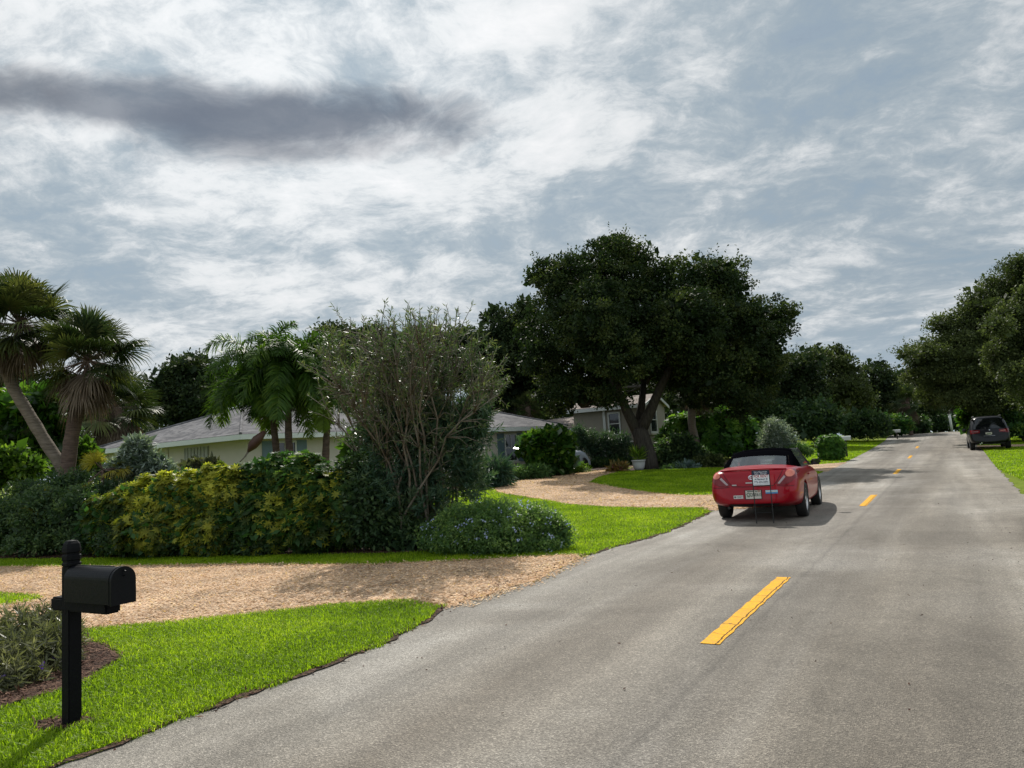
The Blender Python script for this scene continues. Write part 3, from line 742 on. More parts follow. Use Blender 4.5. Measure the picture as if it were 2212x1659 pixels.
# box body: arched section along local x
def arch(w, h, n=16):
    r = w / 2; pts = [(-r, 0), (-r, h - r)]
    pts += [(-r * cos(pi * i / n), h - r + r * sin(pi * i / n)) for i in range(1, n)]
    return pts + [(r, h - r), (r, 0)]
def arch_body(x0, x1, w, h, z0, rim=None):
    A = arch(w, h); n = len(A)
    V = [(x0, p[0], z0 + p[1]) for p in A] + [(x1, p[0], z0 + p[1]) for p in A]
    Fc = [(i, (i + 1) % n, n + (i + 1) % n, n + i) for i in range(n)] + [tuple(range(n))[::-1], tuple(range(n, 2 * n))]
    return V, Fc
BZ, BH = .826, .226
b = MB(); b.add(*arch_body(.047, .567, .152, BH, BZ)); bx = b.build('box', M['mail_black'], mbx)
b = MB(); b.add(*arch_body(.5675, .585, .166, BH + .009, BZ - .005)); dr = b.build('door', M['mail_black'], mbx)
b = MB(); b.add(*arch_body(.538, .552, .158, BH + .005, BZ - .002)); b.build('door_rim', M['mail_black'], bx)
b = MB(); b.tube([(.585, 0, BZ + .17), (.604, 0, BZ + .175), (.606, 0, BZ + .20), (.587, 0, BZ + .205)], .005, 6); b.build('handle', M['mail_black'], dr)
b = MB(); b.box((.29, .0775, BZ + .10), (.018, .005, .10), bev=.0015); b.box((.31, .0785, BZ + .15), (.05, .004, .03)); b.build('flag', M['mail_black'], mbx)
b = MB(); b.box((.27, 0, BZ + BH + .0012), (.42, .014, .004)); b.build('top_seam', M['mail_black'], bx)

# ------------------------------------------------------------------ text as mesh
def text_mesh(txt, size, bold=0.0, sx=1.0):
    cu = bpy.data.curves.new('lettering', 'FONT'); cu.body = txt; cu.size = size; cu.align_x = 'CENTER'; cu.align_y = 'CENTER'; cu.offset = bold; cu.resolution_u = 3
    o = bpy.data.objects.new('tmp', cu); COL.objects.link(o)
    dg = bpy.context.evaluated_depsgraph_get(); dg.update()
    me = bpy.data.meshes.new_from_object(o.evaluated_get(dg))
    bpy.data.objects.remove(o); bpy.data.curves.remove(cu)
    me.materials.clear()
    for v in me.vertices: v.co.x *= sx
    return me

# local sign frame: x right, z up, faces -y
hd = -radians(27.3)
sx0, sy0 = w_of(-1.40, 8.90)
sg = empty('rental_sign', (sx0, sy0, float(hgt(sx0, sy0)) + LIFT), hd, 'small for rent sign on black wire stakes standing right behind the red car', 'sign')
b = MB()
for sx_ in (-.158, .158): b.tube([(sx_, 0, 0), (sx_, 0, 1.0)], .0095, 6)
b.tube([(-.158, 0, .20), (.158, 0, .20)], .004, 6); b.tube([(-.158, 0, .715), (.158, 0, .715)], .008, 6); b.tube([(-.158, 0, 1.0), (.158, 0, 1.0)], .008, 6)
b.build('stake_frame', M['dark_plastic'], sg)
b = MB(); b.box((0, 0, .857), (.30, .006, .275)); pan = b.build('panel', M['sign_white'], sg)
b = MB(); b.box((0, -.0042, .956), (.30, .002, .077)); b.build('header_band', M['navy'], pan)
def put_text(txt, size, z, mat, par, name='lettering', x=0, y=-.0062, bold=0, sx=1.0):
    me = text_mesh(txt, size, bold, sx)
    for v in me.vertices: v.co = Vector((v.co.x + x, y, v.co.y + z))
    return link(name, me, mat, par)
put_text('Vero Beachside', .041, .972, M['sign_white'], pan, sx=.95)
put_text('Sales - Rentals', .041, .936, M['sign_white'], pan, sx=.95)
put_text('FOR RENT', .072, .888, M['sign_red'], pan, bold=.0016, y=-.0045, sx=.80)
put_text('Al Benkert III', .056, .834, M['navy'], pan, bold=.0013, y=-.0045, sx=.80)
put_text('772-234-5093', .054, .780, M['navy'], pan, bold=.0013, y=-.0045, sx=.86)
b = MB(); b.box((0, -.0042, .742), (.27, .002, .006)); b.build('fine_print', M['navy'], pan)

# ------------------------------------------------------------------ cars
def ring(w, zb, zm, zs, zd, tum=.93, deck=.80, crown=.02):
    h = [(0, zb), (w * .72, zb), (w * .95, zb + .04), (w * .99, zb + .20), (w, zm), (w * .99, zm + (zs - zm) * .6), (w * tum, zs), (w * deck, zd), (w * .4, zd + crown), (0, zd + crown * 1.3)]
    return h + [(-x, z) for x, z in h[-2:0:-1]]

def loft_obj(name, stations, lean, mat, cuts=(), levels=2):
    V = []; n = None
    for (y, *a) in stations:
        r = ring(*a); n = len(r)
        V += [(x, y + lean(y, z), z) for x, z in r]
    k = len(stations)
    Fc = [(i * n + j, i * n + (j + 1) % n, (i + 1) * n + (j + 1) % n, (i + 1) * n + j) for i in range(k - 1) for j in range(n)]
    Fc += [tuple(range(n)), tuple((k - 1) * n + j for j in range(n))[::-1]]
    me = pymesh(name, V, Fc, True)
    bm = bmesh.new(); bm.from_mesh(me); bmesh.ops.recalc_face_normals(bm, faces=bm.faces[:])
    bmesh.ops.triangulate(bm, faces=[f for f in bm.faces if len(f.verts) > 4]); bm.to_mesh(me); bm.free()
    o = bpy.data.objects.new('tmp', me); COL.objects.link(o)
    md = o.modifiers.new('s', 'SUBSURF'); md.levels = levels; md.render_levels = levels
    cs = []
    for (cy, cz, cr, x0, x1) in cuts:
        bmc = bmesh.new(); bmesh.ops.create_cone(bmc, cap_ends=True, segments=40, radius1=cr, radius2=cr, depth=x1 - x0, matrix=Matrix.Translation(((x0 + x1) / 2, cy, cz)) @ Matrix.Rotation(pi / 2, 4, 'Y'))
        mc = bpy.data.meshes.new('c'); bmc.to_mesh(mc); bmc.free(); oc = bpy.data.objects.new('c', mc); COL.objects.link(oc); cs.append(oc)
        bo = o.modifiers.new('b', 'BOOLEAN'); bo.operation = 'DIFFERENCE'; bo.object = oc; bo.solver = 'EXACT'
    dg = bpy.context.evaluated_depsgraph_get(); dg.update()
    me2 = bpy.data.meshes.new_from_object(o.evaluated_get(dg)); me2.name = name
    bpy.data.objects.remove(o)
    for c_ in cs: bpy.data.objects.remove(c_)
    me2.materials.clear()
    me2.polygons.foreach_set('use_smooth', [True] * len(me2.polygons))
    try: me2.set_sharp_from_angle(angle=radians(38))
    except Exception: pass
    return me2

def bvh_of(me): return BVHTree.FromPolygons([v.co.copy() for v in me.vertices], [tuple(p.vertices) for p in me.polygons])

def decal(bv, left, right, off=.005, m=6, sub=4, d=(0, 1, 0), o0=-3.0, thick=True):
    """patch between two polylines given in the plane across direction d, dropped on the body"""
    d = Vector(d)
    def dens(L):
        L = np.array(L, float); q = []
        for i in range(len(L) - 1):
            for t in np.linspace(0, 1, sub, endpoint=False): q.append(L[i] * (1 - t) + L[i + 1] * t)
        return np.array(q + [L[-1]])
    A, B = dens(left), dens(right); V = []
    for i in range(len(A)):
        for j in range(m + 1):
            u, z = A[i] * (1 - j / m) + B[i] * (j / m)
            org = Vector((u, o0, z)) if abs(d.y) > .5 else Vector((o0, u, z))
            hit, nor, _, _ = bv.ray_cast(org, d)
            if hit is None: hit = org + d * 3; nor = -d
            if nor.dot(d) > 0: nor = -nor
            V.append(hit + nor * off)
    n = m + 1
    Fc = [(i * n + j, i * n + j + 1, (i + 1) * n + j + 1, (i + 1) * n + j) for i in range(len(A) - 1) for j in range(m)]
    return V, Fc

def strip(bv, pts, w, off=.004, d=(0, 1, 0), o0=-3.0, sub=5):
    P = np.array(pts, float); t = np.gradient(P, axis=0); t /= np.linalg.norm(t, axis=1)[:, None]
    nn = np.stack([-t[:, 1], t[:, 0]], 1) * w / 2
    return decal(bv, P - nn, P + nn, off, 1, sub, d, o0)

def wheel(parent, x, y, r, wd, side, name='wheel'):
    root = MB()
    rr = r * .66
    prof = [(rr, -wd / 2 + .01), (r * .93, -wd / 2), (r * .985, -wd / 2 + .025), (r, -wd * .25), (r, wd * .25), (r * .985, wd / 2 - .025), (r * .93, wd / 2), (rr, wd / 2 - .01), (rr, -wd / 2 + .01)]
    root.lathe(prof, 'x', 36, (x, y, r))
    t = root.build('wheel', M['rubber'], parent, True)
    rm = MB(); xo = x + side * (wd / 2 - .035)
    rm.lathe([(rr, xo - side * .10), (rr, xo + side * .02), (rr - .018, xo + side * .02), (rr - .025, xo - side * .02), (rr - .03, xo - side * .09)], 'x', 32, (0, y, r))
    rm.lathe([(.0, xo + side * .012), (.05, xo + side * .012), (.06, xo - side * .01), (.06, xo - side * .06)], 'x', 16, (0, y, r))
    for k in range(5):
        a = 2 * pi * k / 5 + .3
        pts = []
        for (rad, hw) in ((.045, .030), (rr - .015, .042)):
            for sgn in (-1, 1):
                for dx_ in (0, -side * .03):
                    pts.append((xo + dx_, y + rad * cos(a) - sgn * hw * sin(a), r + rad * sin(a) + sgn * hw * cos(a)))
        rm.add(pts, [(0, 2, 6, 4), (1, 5, 7, 3), (0, 4, 5, 1), (2, 3, 7, 6)])
    rm.build('rim', M['rim'], t)
    bk = MB(); bk.lathe([(.0, xo - side * .05), (rr - .03, xo - side * .05)], 'x', 24, (0, y, r)); bk.build('brake_disc', M['dark_plastic'], t)
    return t

# ---- red convertible: local y forward from the rear bumper, x right
ca, cp = 9.04, -1.61
cx0, cy0 = w_of(cp, ca)
car = empty('convertible_car', (cx0, cy0, float(hgt(*w_of(cp, ca + 2))) + LIFT - .008), hd, 'shiny red convertible with black fabric top parked at the road edge', 'car')
car.scale = (.955, 1, 1.03)
def lean(y, z):
    k = float(np.clip(1 - y / .7, 0, 1))
    v = .15 * float(np.clip((z - .66) / .33, 0, 1)) - .025 * float(np.clip(1 - abs(z - .55) / .15, 0, 1)) + .09 * float(np.clip((.45 - z) / .2, 0, 1))
    kf = float(np.clip((y - 4.2) / .6, 0, 1))
    return v * k - kf * .10 * float(np.clip((z - .5) / .3, 0, 1))
st = [(0.0, .72, .36, .56, .86, .90, .93, .80, .012), (.006, .75, .34, .56, .88, .93, .93, .80, .012), (.05, .82, .31, .57, .90, .965, .93, .82, .015), (.20, .875, .285, .58, .915, .985, .94, .82, .02), (.5, .885, .25, .58, .94, 1.005, .935, .80, .025), (.95, .905, .21, .58, .955, 1.03, .925, .78, .03),
      (1.6, .908, .19, .58, .955, .99, .93, .80, 0), (2.4, .908, .19, .58, .945, .97, .93, .80, 0), (3.05, .905, .19, .57, .93, .95, .92, .80, .02), (3.6, .90, .19, .55, .86, .89, .92, .80, .02), (4.2, .875, .21, .52, .76, .80, .92, .80, .02), (4.6, .80, .25, .48, .70, .75, .92, .80, .02), (4.84, .62, .30, .46, .60, .63, .92, .8, .01), (4.86, .55, .33, .46, .57, .6, .92, .8, .01)]
RY, FY, WR = 1.07, 3.79, .333
me = loft_obj('body', st, lean, None, [(RY, .345, .375, .60, 1.2), (RY, .345, .375, -1.2, -.60), (FY, .345, .375, .60, 1.2), (FY, .345, .375, -1.2, -.60)])
body = link('body', me, [M['red'], M['dark_plastic']], car); BV = bvh_of(me)
for p_ in me.polygons:
    c_ = p_.center
    p_.material_index = 1 if (1.25 < c_.y < 3.0 and c_.z > .90 and abs(c_.x) < .74) else 0
def put(parent, name, mat, VF, smooth=True): return link(name, pymesh(name, VF[0], VF[1], smooth), mat, parent)
for sd_ in (1, -1):
    lamp_l = [(sd_ * .46, .70), (sd_ * .53, .78), (sd_ * .62, .865), (sd_ * .70, .925), (sd_ * .775, .955)]
    lamp_r = [(sd_ * .50, .685), (sd_ * .66, .685), (sd_ * .76, .73), (sd_ * .825, .80), (sd_ * .845, .90)]
    tl = put(body, 'tail_light', M['lens_red'], decal(BV, lamp_l, lamp_r, .010, 8)); tl.parent = car
    put(tl, 'reverse_lens', M['lens_white'], decal(BV, [(sd_ * .485, .705), (sd_ * .555, .78), (sd_ * .625, .85)], [(sd_ * .53, .70), (sd_ * .595, .76), (sd_ * .655, .82)], .016, 3))
    cc_ = [(sd_ * (.725 + .078 * cos(a) * 1.0), .878 + .062 * sin(a)) for a in np.linspace(pi / 2, 3 * pi / 2, 9)]
    cd_ = [(sd_ * (.725 - .078 * cos(a) * 1.0), .878 + .062 * sin(a)) for a in np.linspace(pi / 2, 3 * pi / 2, 9)]
    put(tl, 'brake_lens', M['lens_orange'], decal(BV, cc_, cd_, .018, 8, 2))
# boot lid gaps, bumper crease, lip
put(car, 'boot_lid_seam', M['gap'], strip(BV, [(-.60, .955), (-.55, .86), (-.47, .74), (-.40, .672), (-.2, .662), (.2, .662), (.40, .672), (.47, .74), (.55, .86), (.60, .955)], .010))
put(car, 'bumper_seam', M['gap'], strip(BV, [(-.80, .66), (-.6, .655), (-.47, .668)], .008)); put(car, 'bumper_seam', M['gap'], strip(BV, [(.80, .66), (.6, .655), (.47, .668)], .008))
put(car, 'number_plate_recess', M['gap'], decal(BV, [(-.17, .60), (-.17, .425)], [(.17, .60), (.17, .425)], .004, 6))
put(car, 'lower_valance', M['dark_plastic'], decal(BV, [(-.5, .345), (-.46, .295)], [(.5, .345), (.46, .295)], .006, 10))
# plate (tilted slightly like the bumper), flat
def flat(parent, name, mat, c, w, h, rz=0.0, tilt=0.0):
    b_ = MB(); b_.box((0, 0, 0), (w, .006, h)); o = b_.build(name, mat, parent); o.location = c; o.rotation_euler = (tilt, 0, rz); return o
def body_y(x, z):
    h_ = BV.ray_cast(Vector((x, -3, z)), Vector((0, 1, 0)))[0]; return h_.y
pl_ = flat(car, 'license_plate', M['plate'], (.0, body_y(.0, .515) - .012, .515), .305, .155)
t_ = text_mesh('QNE61I', .085, .0012, .78)
for v in t_.vertices: v.co = Vector((v.co.x + .042, -.0045, v.co.y - .005))
link('plate_characters', t_, M['plate_ink'], pl_)
b = MB()
for k in range(9):
    a = k / 9 * 2 * pi; b.box((-.095 + .028 * cos(a) * (1 + .3 * sin(3 * a)), -.004, -.005 + .035 * sin(a)), (.028, .002, .022), 0)
b.build('plate_picture', M['plate_green'], pl_)
b = MB(); b.box((-.06, -.0042, .060), (.12, .002, .014)); b.box((.06, -.0042, .058), (.05, .002, .012)); b.build('plate_state_name', M['plate_ink'], pl_)
b = MB(); b.box((.115, -.0042, .062), (.05, .002, .02)); b.build('expiry_tab', M['plate_orange'], pl_)
def sticker(x, z, w, h, mats):
    y0_ = body_y(x, z); y1_ = body_y(x + .05, z); an = atan2(y1_ - y0_, .05)
    return flat(car, 'bumper_sticker', mats, (x, y0_ - .010, z), w, h, an)
s1 = sticker(-.30, .475, .19, .062, M['sticker_w']); s1['label'] = 'white bumper sticker with a small round mark'
b = MB(); b.lathe([(.0, -.0045), (.020, -.0045)], 'y', 14, (-.065, 0, 0)); b.box((.025, -.0042, .006), (.12, .002, .010)); b.box((.02, -.0042, -.012), (.07, .002, .006)); b.build('sticker_print', M['sticker_ink'], s1)
s2 = sticker(.36, .555, .235, .065, M['sticker_lb']); s2['label'] = 'pale and dark blue bumper sticker'
b = MB(); b.box((0, -.0042, -.020), (.235, .002, .025)); b.build('sticker_stripe', M['sticker_b'], s2)
b = MB(); b.box((.04, -.0042, .010), (.10, .002, .018)); b.box((-.07, -.0042, .010), (.06, .002, .016)); b.build('sticker_print', M['sticker_w'], s2)
b = MB(); b.tube([(x_, body_y(min(.78, max(-.78, x_)), .955) + .012, .983 - .02 * (abs(x_) / .7) ** 4) for x_ in np.linspace(-.66, .66, 15)], .016, 6); b.build('boot_lip', M['red'], car, True)
# emblem: two interlocked rings, and name badges
b = MB()
ey = body_y(-.06, .835)
for (rx_, rz_, zc) in ((.055, .038, 0), (.024, .036, 0), (.040, .015, .016)):
    b.tube([(-.02 + rx_ * cos(a), body_y(-.02 + rx_ * cos(a), .835 + zc + rz_ * sin(a)) - .010, .835 + zc + rz_ * sin(a)) for a in np.linspace(0, 2 * pi, 25)], .0055, 5, False)
b.build('emblem', M['chrome'], car)
for (x_, z_, w_, h_) in ((-.06, .735, .16, .022), (-.37, .70, .09, .02)):
    flat(car, 'name_badge', M['badge'], (x_, body_y(x_, z_) - .010, z_), w_, h_, atan2(body_y(x_ + .04, z_) - body_y(x_ - .04, z_), .08))
# soft top as a function of (y, u)
def top(y, u, off=0.0):
    ks = [.66, .80, 1.12, 1.50, 1.95, 2.45, 2.62]
    hz_ = float(np.interp(y, ks, [.985, 1.055, 1.22, 1.325, 1.365, 1.35, 1.325]))
    hw = float(np.interp(y, ks, [.66, .70, .66, .60, .57, .56, .555]))
    bz = .955; bw = float(np.interp(y, ks, [.66, .75, .80, .80, .80, .78, .77]))
    s = abs(u); sg_ = 1 if u >= 0 else -1
    if s < .62:
        t = s / .62; x = hw * t; z = hz_ - .055 * t ** 3
    else:
        t = (s - .62) / .38; x = hw + (bw - hw) * t ** .8; z = (hz_ - .055) * (1 - t) + bz * t + .04 * sin(pi * t) * (hz_ - bz)
    nx_ = off * (0.2 + .8 * s) * sg_; nz_ = off * (1 - .6 * s)
    return (x * sg_ + nx_, y - off * (.8 if y < 1.2 else 0), z + nz_)
def grid(fn, ys_, us_):
    V = [fn(y, u) for y in ys_ for u in us_]; n = len(us_)
    return V, [(i * n + j, i * n + j + 1, (i + 1) * n + j + 1, (i + 1) * n + j) for i in range(len(ys_) - 1) for j in range(n - 1)]
b = MB()
yy_ = [.66, .70, .76, .84, .94, 1.05, 1.16, 1.28, 1.40, 1.52]
WU = .50; wy0, wy1 = .80, 1.10
us = [-1, -.92, -.84, -.76, -.69, -.62, -.56, -WU, -.35, -.18, 0, .18, .35, WU, .56, .62, .69, .76, .84, .92, 1]
ys_full = [.66, .72, wy0, .87, .94, 1.02, wy1, 1.2, 1.30, 1.40, 1.50]
V_, F_ = grid(top, ys_full, us); n_ = len(us); F2 = []
for f in F_:
    i, j = divmod(f[0], n_)
    hole = wy0 - 1e-6 <= ys_full[i] < wy1 - 1e-6 and abs((us[j] + us[j + 1]) / 2) < WU
    if not hole: F2.append(f)
b.add(V_, F2)
V_, F_ = grid(top, [1.50, 1.75, 2.0, 2.3, 2.5, 2.62], [u for u in us if abs(u) < .75]); b.add(V_, F_)
tp = b.build('soft_top', M['canvas'], car, True)
sol = tp.modifiers.new('thickness', 'SOLIDIFY'); sol.thickness = .012
put(tp, 'rear_window', M['glass'], grid(lambda y, u: top(y, u, .003), [wy0 - .02, .87, .94, 1.02, wy1 + .01], [-WU - .02, -.35, -.18, 0, .18, .35, WU + .02]))
for sd_ in (1, -1):
    q = [(sd_ * .785, 1.48, .965), (sd_ * .785, 2.98, .96), (sd_ * .60, 2.58, 1.325), (sd_ * .625, 1.50, 1.30)]
    put(car, 'side_window', M['glass'], (q, [(0, 1, 2, 3)]))
    b = MB(); b.tube([(sd_ * .79, 3.05, .965), (sd_ * .70, 2.85, 1.12), (sd_ * .60, 2.62, 1.32)], .022, 6); b.build('windscreen_pillar', M['dark_plastic'], car)
    b = MB(); b.tube([(sd_ * .795, 1.42, .962), (sd_ * .80, 2.2, .962), (sd_ * .795, 3.0, .965)], .011, 6); b.build('window_sill_trim', M['dark_plastic'], car)
    # mirror
    b = MB(); b.box((sd_ * .985, 2.60, 1.015), (.21, .10, .125), bev=.035); mr = b.build('side_mirror', M['dark_plastic'], car, True)
    b = MB(); b.box((sd_ * .86, 2.64, .965), (.14, .05, .04), bev=.012); b.build('mirror_foot', M['dark_plastic'], mr)
    b = MB(); b.box((sd_ * .987, 2.547, 1.017), (.165, .004, .09), bev=.0015); b.build('mirror_glass', M['dark_glass'], mr)
    d_ = (-sd_, 0, 0); o_ = sd_ * 3.0
    put(car, 'door_seam', M['gap'], strip(BV, [(1.62, .95), (1.60, .7), (1.66, .45), (1.78, .33)], .009, .003, d_, o_)); put(car, 'door_seam', M['gap'], strip(BV, [(3.02, .94), (3.05, .6), (3.05, .33)], .009, .003, d_, o_))
    hb = MB(); hx = BV.ray_cast(Vector((sd_ * 3, 1.85, .80)), Vector(d_))[0]; hb.box((hx.x + sd_ * .012, 1.85, .80), (.03, .19, .035), bev=.01); hb.build('door_handle', M['red'], car, True)
    for y_ in (RY, FY): wheel(car, sd_ * .795, y_, WR, .215, sd_)
put(car, 'windscreen', M['glass'], ([(-.56, 2.60, 1.33), (.56, 2.60, 1.33), (.76, 3.10, .975), (-.76, 3.10, .975)], [(0, 1, 2, 3)]))
for sx_ in (-.36, .36):
    b = MB(); b.box((sx_, 1.95, 1.02), (.46, .16, .30), bev=.06); s_ = b.build('seat', M['seat'], car, True)
    b = MB(); b.box((sx_, 1.90, 1.195), (.25, .09, .15), bev=.035); b.build('headrest', M['seat'], s_, True)
b = MB(); b.box((0, 2.95, .96), (1.40, .30, .10), bev=.04); b.build('dashboard', M['dark_plastic'], car, True)
b = MB(); b.tube([(.64, .86, 1.0), (.645, .79, 1.20)], .004, 5); b.lathe([(.018, 0), (.008, .05), (.0, .052)], 'z', 10, (.64, .86, .985)); b.build('antenna', M['dark_plastic'], car)
b = MB(); b.box((0, .68, 1.012), (.30, .05, .022), bev=.008); b.build('high_brake_light', M['dark_plastic'], car)
b = MB(); b.tube([(-.52, .10, .27), (-.52, .45, .27)], .028, 10); b.box((0, 1.5, .30), (1.1, 1.9, .06)); b.box((0, RY, .30), (1.4, .12, .10), bev=.02); b.box((0, 3.0, .20), (1.3, 2.2, .05)); b.build('underbody', M['dark_plastic'], car)

# ---- black sport utility vehicle, right wheels on the grass
sa, sp_ = 42.4, 3.80
ux, uy = w_of(sp_, sa)
suv = empty('sport_utility_car', (ux, uy, float(hgt(*w_of(sp_, sa + 1.5))) + LIFT), -radians(29), 'black sport utility car parked half on the grass verge at right', 'car')
def lean2(y, z):
    k = float(np.clip(1 - y / .9, 0, 1)); return k * (.34 * float(np.clip((z - 1.02) / .7, 0, 1)) + .05 * float(np.clip((z - .72) / .1, 0, 1)) + .08 * float(np.clip((.5 - z) / .2, 0, 1)))
st2 = [(0, .80, .42, .80, 1.02, 1.70, .95, .74, .015), (.006, .84, .40, .80, 1.03, 1.73, .955, .77, .015), (.06, .90, .38, .80, 1.04, 1.765, .965, .79, .02), (.3, .955, .35, .80, 1.05, 1.80, .97, .80, .025), (.9, .97, .30, .80, 1.06, 1.82, .97, .80, .03), (1.9, .97, .28, .80, 1.05, 1.82, .97, .80, .03), (2.7, .97, .28, .8, 1.04, 1.77, .965, .78, .03), (3.2, .965, .28, .8, 1.03, 1.45, .955, .74, .03), (3.6, .96, .28, .8, 1.02, 1.12, .94, .78, .03), (4.3, .93, .3, .75, .94, 1.02, .93, .8, .03), (4.7, .84, .34, .7, .86, .92, .92, .8, .02), (4.85, .66, .4, .66, .76, .80, .92, .8, .01)]
me = loft_obj('body', st2, lean2, None, [(.98, .38, .42, .62, 1.3), (.98, .38, .42, -1.3, -.62), (3.9, .38, .42, .62, 1.3), (3.9, .38, .42, -1.3, -.62)])
sb = link('body', me, M['black_paint'], suv); BV2 = bvh_of(me)
put(suv, 'rear_window', M['dark_glass'], decal(BV2, [(-.76, 1.70), (-.83, 1.34), (-.85, 1.15)], [(.76, 1.70), (.83, 1.34), (.85, 1.15)], .008, 14))
for sd_ in (1, -1):
    t_ = put(suv, 'tail_light', M['lens_red'], decal(BV2, [(sd_ * .45, 1.085), (sd_ * .45, .965), (sd_ * .46, .93)], [(sd_ * .885, 1.10), (sd_ * .895, .96), (sd_ * .89, .89)], .010, 10))
    put(t_, 'reverse_lens', M['lens_white' if sd_ < 0 else 'lens_orange'], decal(BV2, [(sd_ * .52, 1.02), (sd_ * .52, .985)], [(sd_ * .76, 1.03), (sd_ * .76, .995)], .016, 4))
    for y_ in (.98, 3.9): wheel(suv, sd_ * .84, y_, .37, .245, sd_)
    b = MB(); b.box((sd_ * 1.06, 3.0, 1.13), (.22, .12, .17), bev=.04); b.build('side_mirror', M['dark_plastic'], suv, True)
    b = MB(); b.tube([(sd_ * .63, .75, 1.83), (sd_ * .64, .85, 1.865), (sd_ * .64, 2.3, 1.865), (sd_ * .63, 2.4, 1.83)], .018, 6); b.build('roof_rail', M['rim'], suv)
    put(suv, 'side_window', M['dark_glass'], decal(BV2, [(.75, 1.60), (.70, 1.14)], [(2.7, 1.58), (3.2, 1.12)], .006, 16, 4, (-sd_, 0, 0), sd_ * 3))
b = MB(); b.box((-.04, -.012, .87), (.305, .008, .155)); sp2 = b.build('license_plate', M['plate'], suv); sp2.location.y = BV2.ray_cast(Vector((0, -3, .87)), Vector((0, 1, 0)))[0].y
b = MB(); b.box((-.04, -.0175, .872), (.20, .002, .06)); b.build('plate_characters', M['plate_green'], sp2)
put(suv, 'tailgate_trim', M['rim'], decal(BV2, [(-.30, .765), (-.30, .752)], [(.24, .765), (.24, .752)], .008, 8))
put(suv, 'tailgate_seam', M['dark_plastic'], strip(BV2, [(-.86, .735), (0, .73), (.86, .735)], .014))
put(suv, 'emblem', M['chrome'], decal(BV2, [(-.035, 1.085), (-.035, 1.045)], [(.035, 1.085), (.035, 1.045)], .012, 2))
b = MB(); b.tube([(-.5, .05, .33), (-.5, .5, .33)], .03, 10); b.tube([(-.42, .05, .38), (-.42, .5, .38)], .03, 8); b.build('exhaust_pipe', M['chrome'], suv)
b = MB(); b.box((0, 2.2, .33), (1.4, 3.6, .08)); b.box((0, .98, .37), (1.5, .14, .14), bev=.02); b.build('underbody', M['dark_plastic'], suv)
# ------------------------------------------------------------------ ranch house behind the hedge
def plane_pt(px, py, z):
    d = ray(px, py); return CAMP + d * ((z - EYE) / d[2])
Kp = at(520, 949, 27.6); EZ = Kp[2]
Rp = plane_pt(1228, 927.5, EZ); Lp = plane_pt(187, 983.5, EZ)
GZ = float(hgt(-6, 31)) - .1
fdir = (Rp - Kp)[:2]; LF = np.linalg.norm(fdir); fdir = fdir / LF
ang = atan2(fdir[1], fdir[0])
house = empty('ranch_house', (Kp[0], Kp[1], GZ), ang, 'low cream ranch house with grey shingle hip roof behind the tall hedge', 'house')
def loc(p):
    d = np.array(p[:2]) - Kp[:2]; return np.array([d @ fdir, d @ np.array([-fdir[1], fdir[0]]), p[2] - GZ])
ez = EZ - GZ
Ll = loc(Lp); LS = np.linalg.norm(Ll[:2]); sdir = Ll[:2] / LS
E1 = loc(at(524, 878.5, 34.0)); E2x = None
best = None
for l in np.arange(5, 18, .05):
    w = np.array([Kp[0], Kp[1], 0]) + np.array([fdir[0], fdir[1], 0]) * (E1[0] + l) + np.array([-fdir[1], fdir[0], 0]) * E1[1]
    q = np.array([w[0], w[1], E1[2] + GZ]) - CAMP; px_ = CX + F * (q @ _R) / (q @ _f)
    if best is None or abs(px_ - 1000) < best[0]: best = (abs(px_ - 1000), l)
E2 = E1 + np.array([best[1], 0, 0])
th = .20
K0 = np.array([0, 0, ez + th]); R1 = np.array([LF, 0, ez + th]); L1 = np.array([Ll[0], Ll[1], ez + th])
R2 = np.array([LF, E1[1] * 2.0, ez + th]); B1 = np.array([E1[0], E1[1] * 2.0, ez + th])
V_ = [K0, R1, E2, E1, R2, L1, B1]
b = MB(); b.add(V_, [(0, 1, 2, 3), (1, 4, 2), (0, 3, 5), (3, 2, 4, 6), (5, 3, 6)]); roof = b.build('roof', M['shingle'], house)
# ridge caps
b = MB()
for a_, c_ in ((E1, E2), (K0, E1), (E2, R1), (E1, L1)): b.tube([a_ + [0, 0, .015], c_ + [0, 0, .015]], .055, 6)
b.build('ridge_cap', M['shingle'], roof)
b = MB(); b.tube([loc(at(608, 915, 31.5)) + [0, 0, -.4], loc(at(608, 908, 31.5))], .05, 8); b.build('vent_pipe', M['shade_grey'], roof)
def band(b, p, q, z0, z1, t):
    p = np.array(p[:2]); q = np.array(q[:2]); d = (q - p) / np.linalg.norm(q - p); n_ = np.array([-d[1], d[0]]) * t
    V = [(*p, z0), (*q, z0), (*(q + n_), z0), (*(p + n_), z0)]; V += [(v[0], v[1], z1) for v in V]
    b.add(V, [(3, 2, 1, 0), (4, 5, 6, 7), (0, 1, 5, 4), (1, 2, 6, 5), (2, 3, 7, 6), (3, 0, 4, 7)])
b = MB()
band(b, (0, 0), (LF, 0), ez - .005, ez + th - .01, .03); band(b, L1, (0.0, 0.0), ez - .005, ez + th - .01, .03); band(b, (LF, .03), (LF, R2[1]), ez - .005, ez + th - .01, .03)
b.build('fascia', M['fascia'], house)
b = MB(); b.add([(0, .03, ez + .01), (LF, .03, ez + .01), (LF, R2[1], ez + .01), (B1[0], B1[1], ez + .01), (L1[0] + .05, L1[1], ez + .01)], [(4, 3, 2, 1, 0)]); b.build('soffit', M['trim'], house)
# walls: inset from the eaves
ov = .6
sn = np.array([sdir[1], -sdir[0]])
if sn @ (E1[:2]) < 0: sn = -sn
kin = None
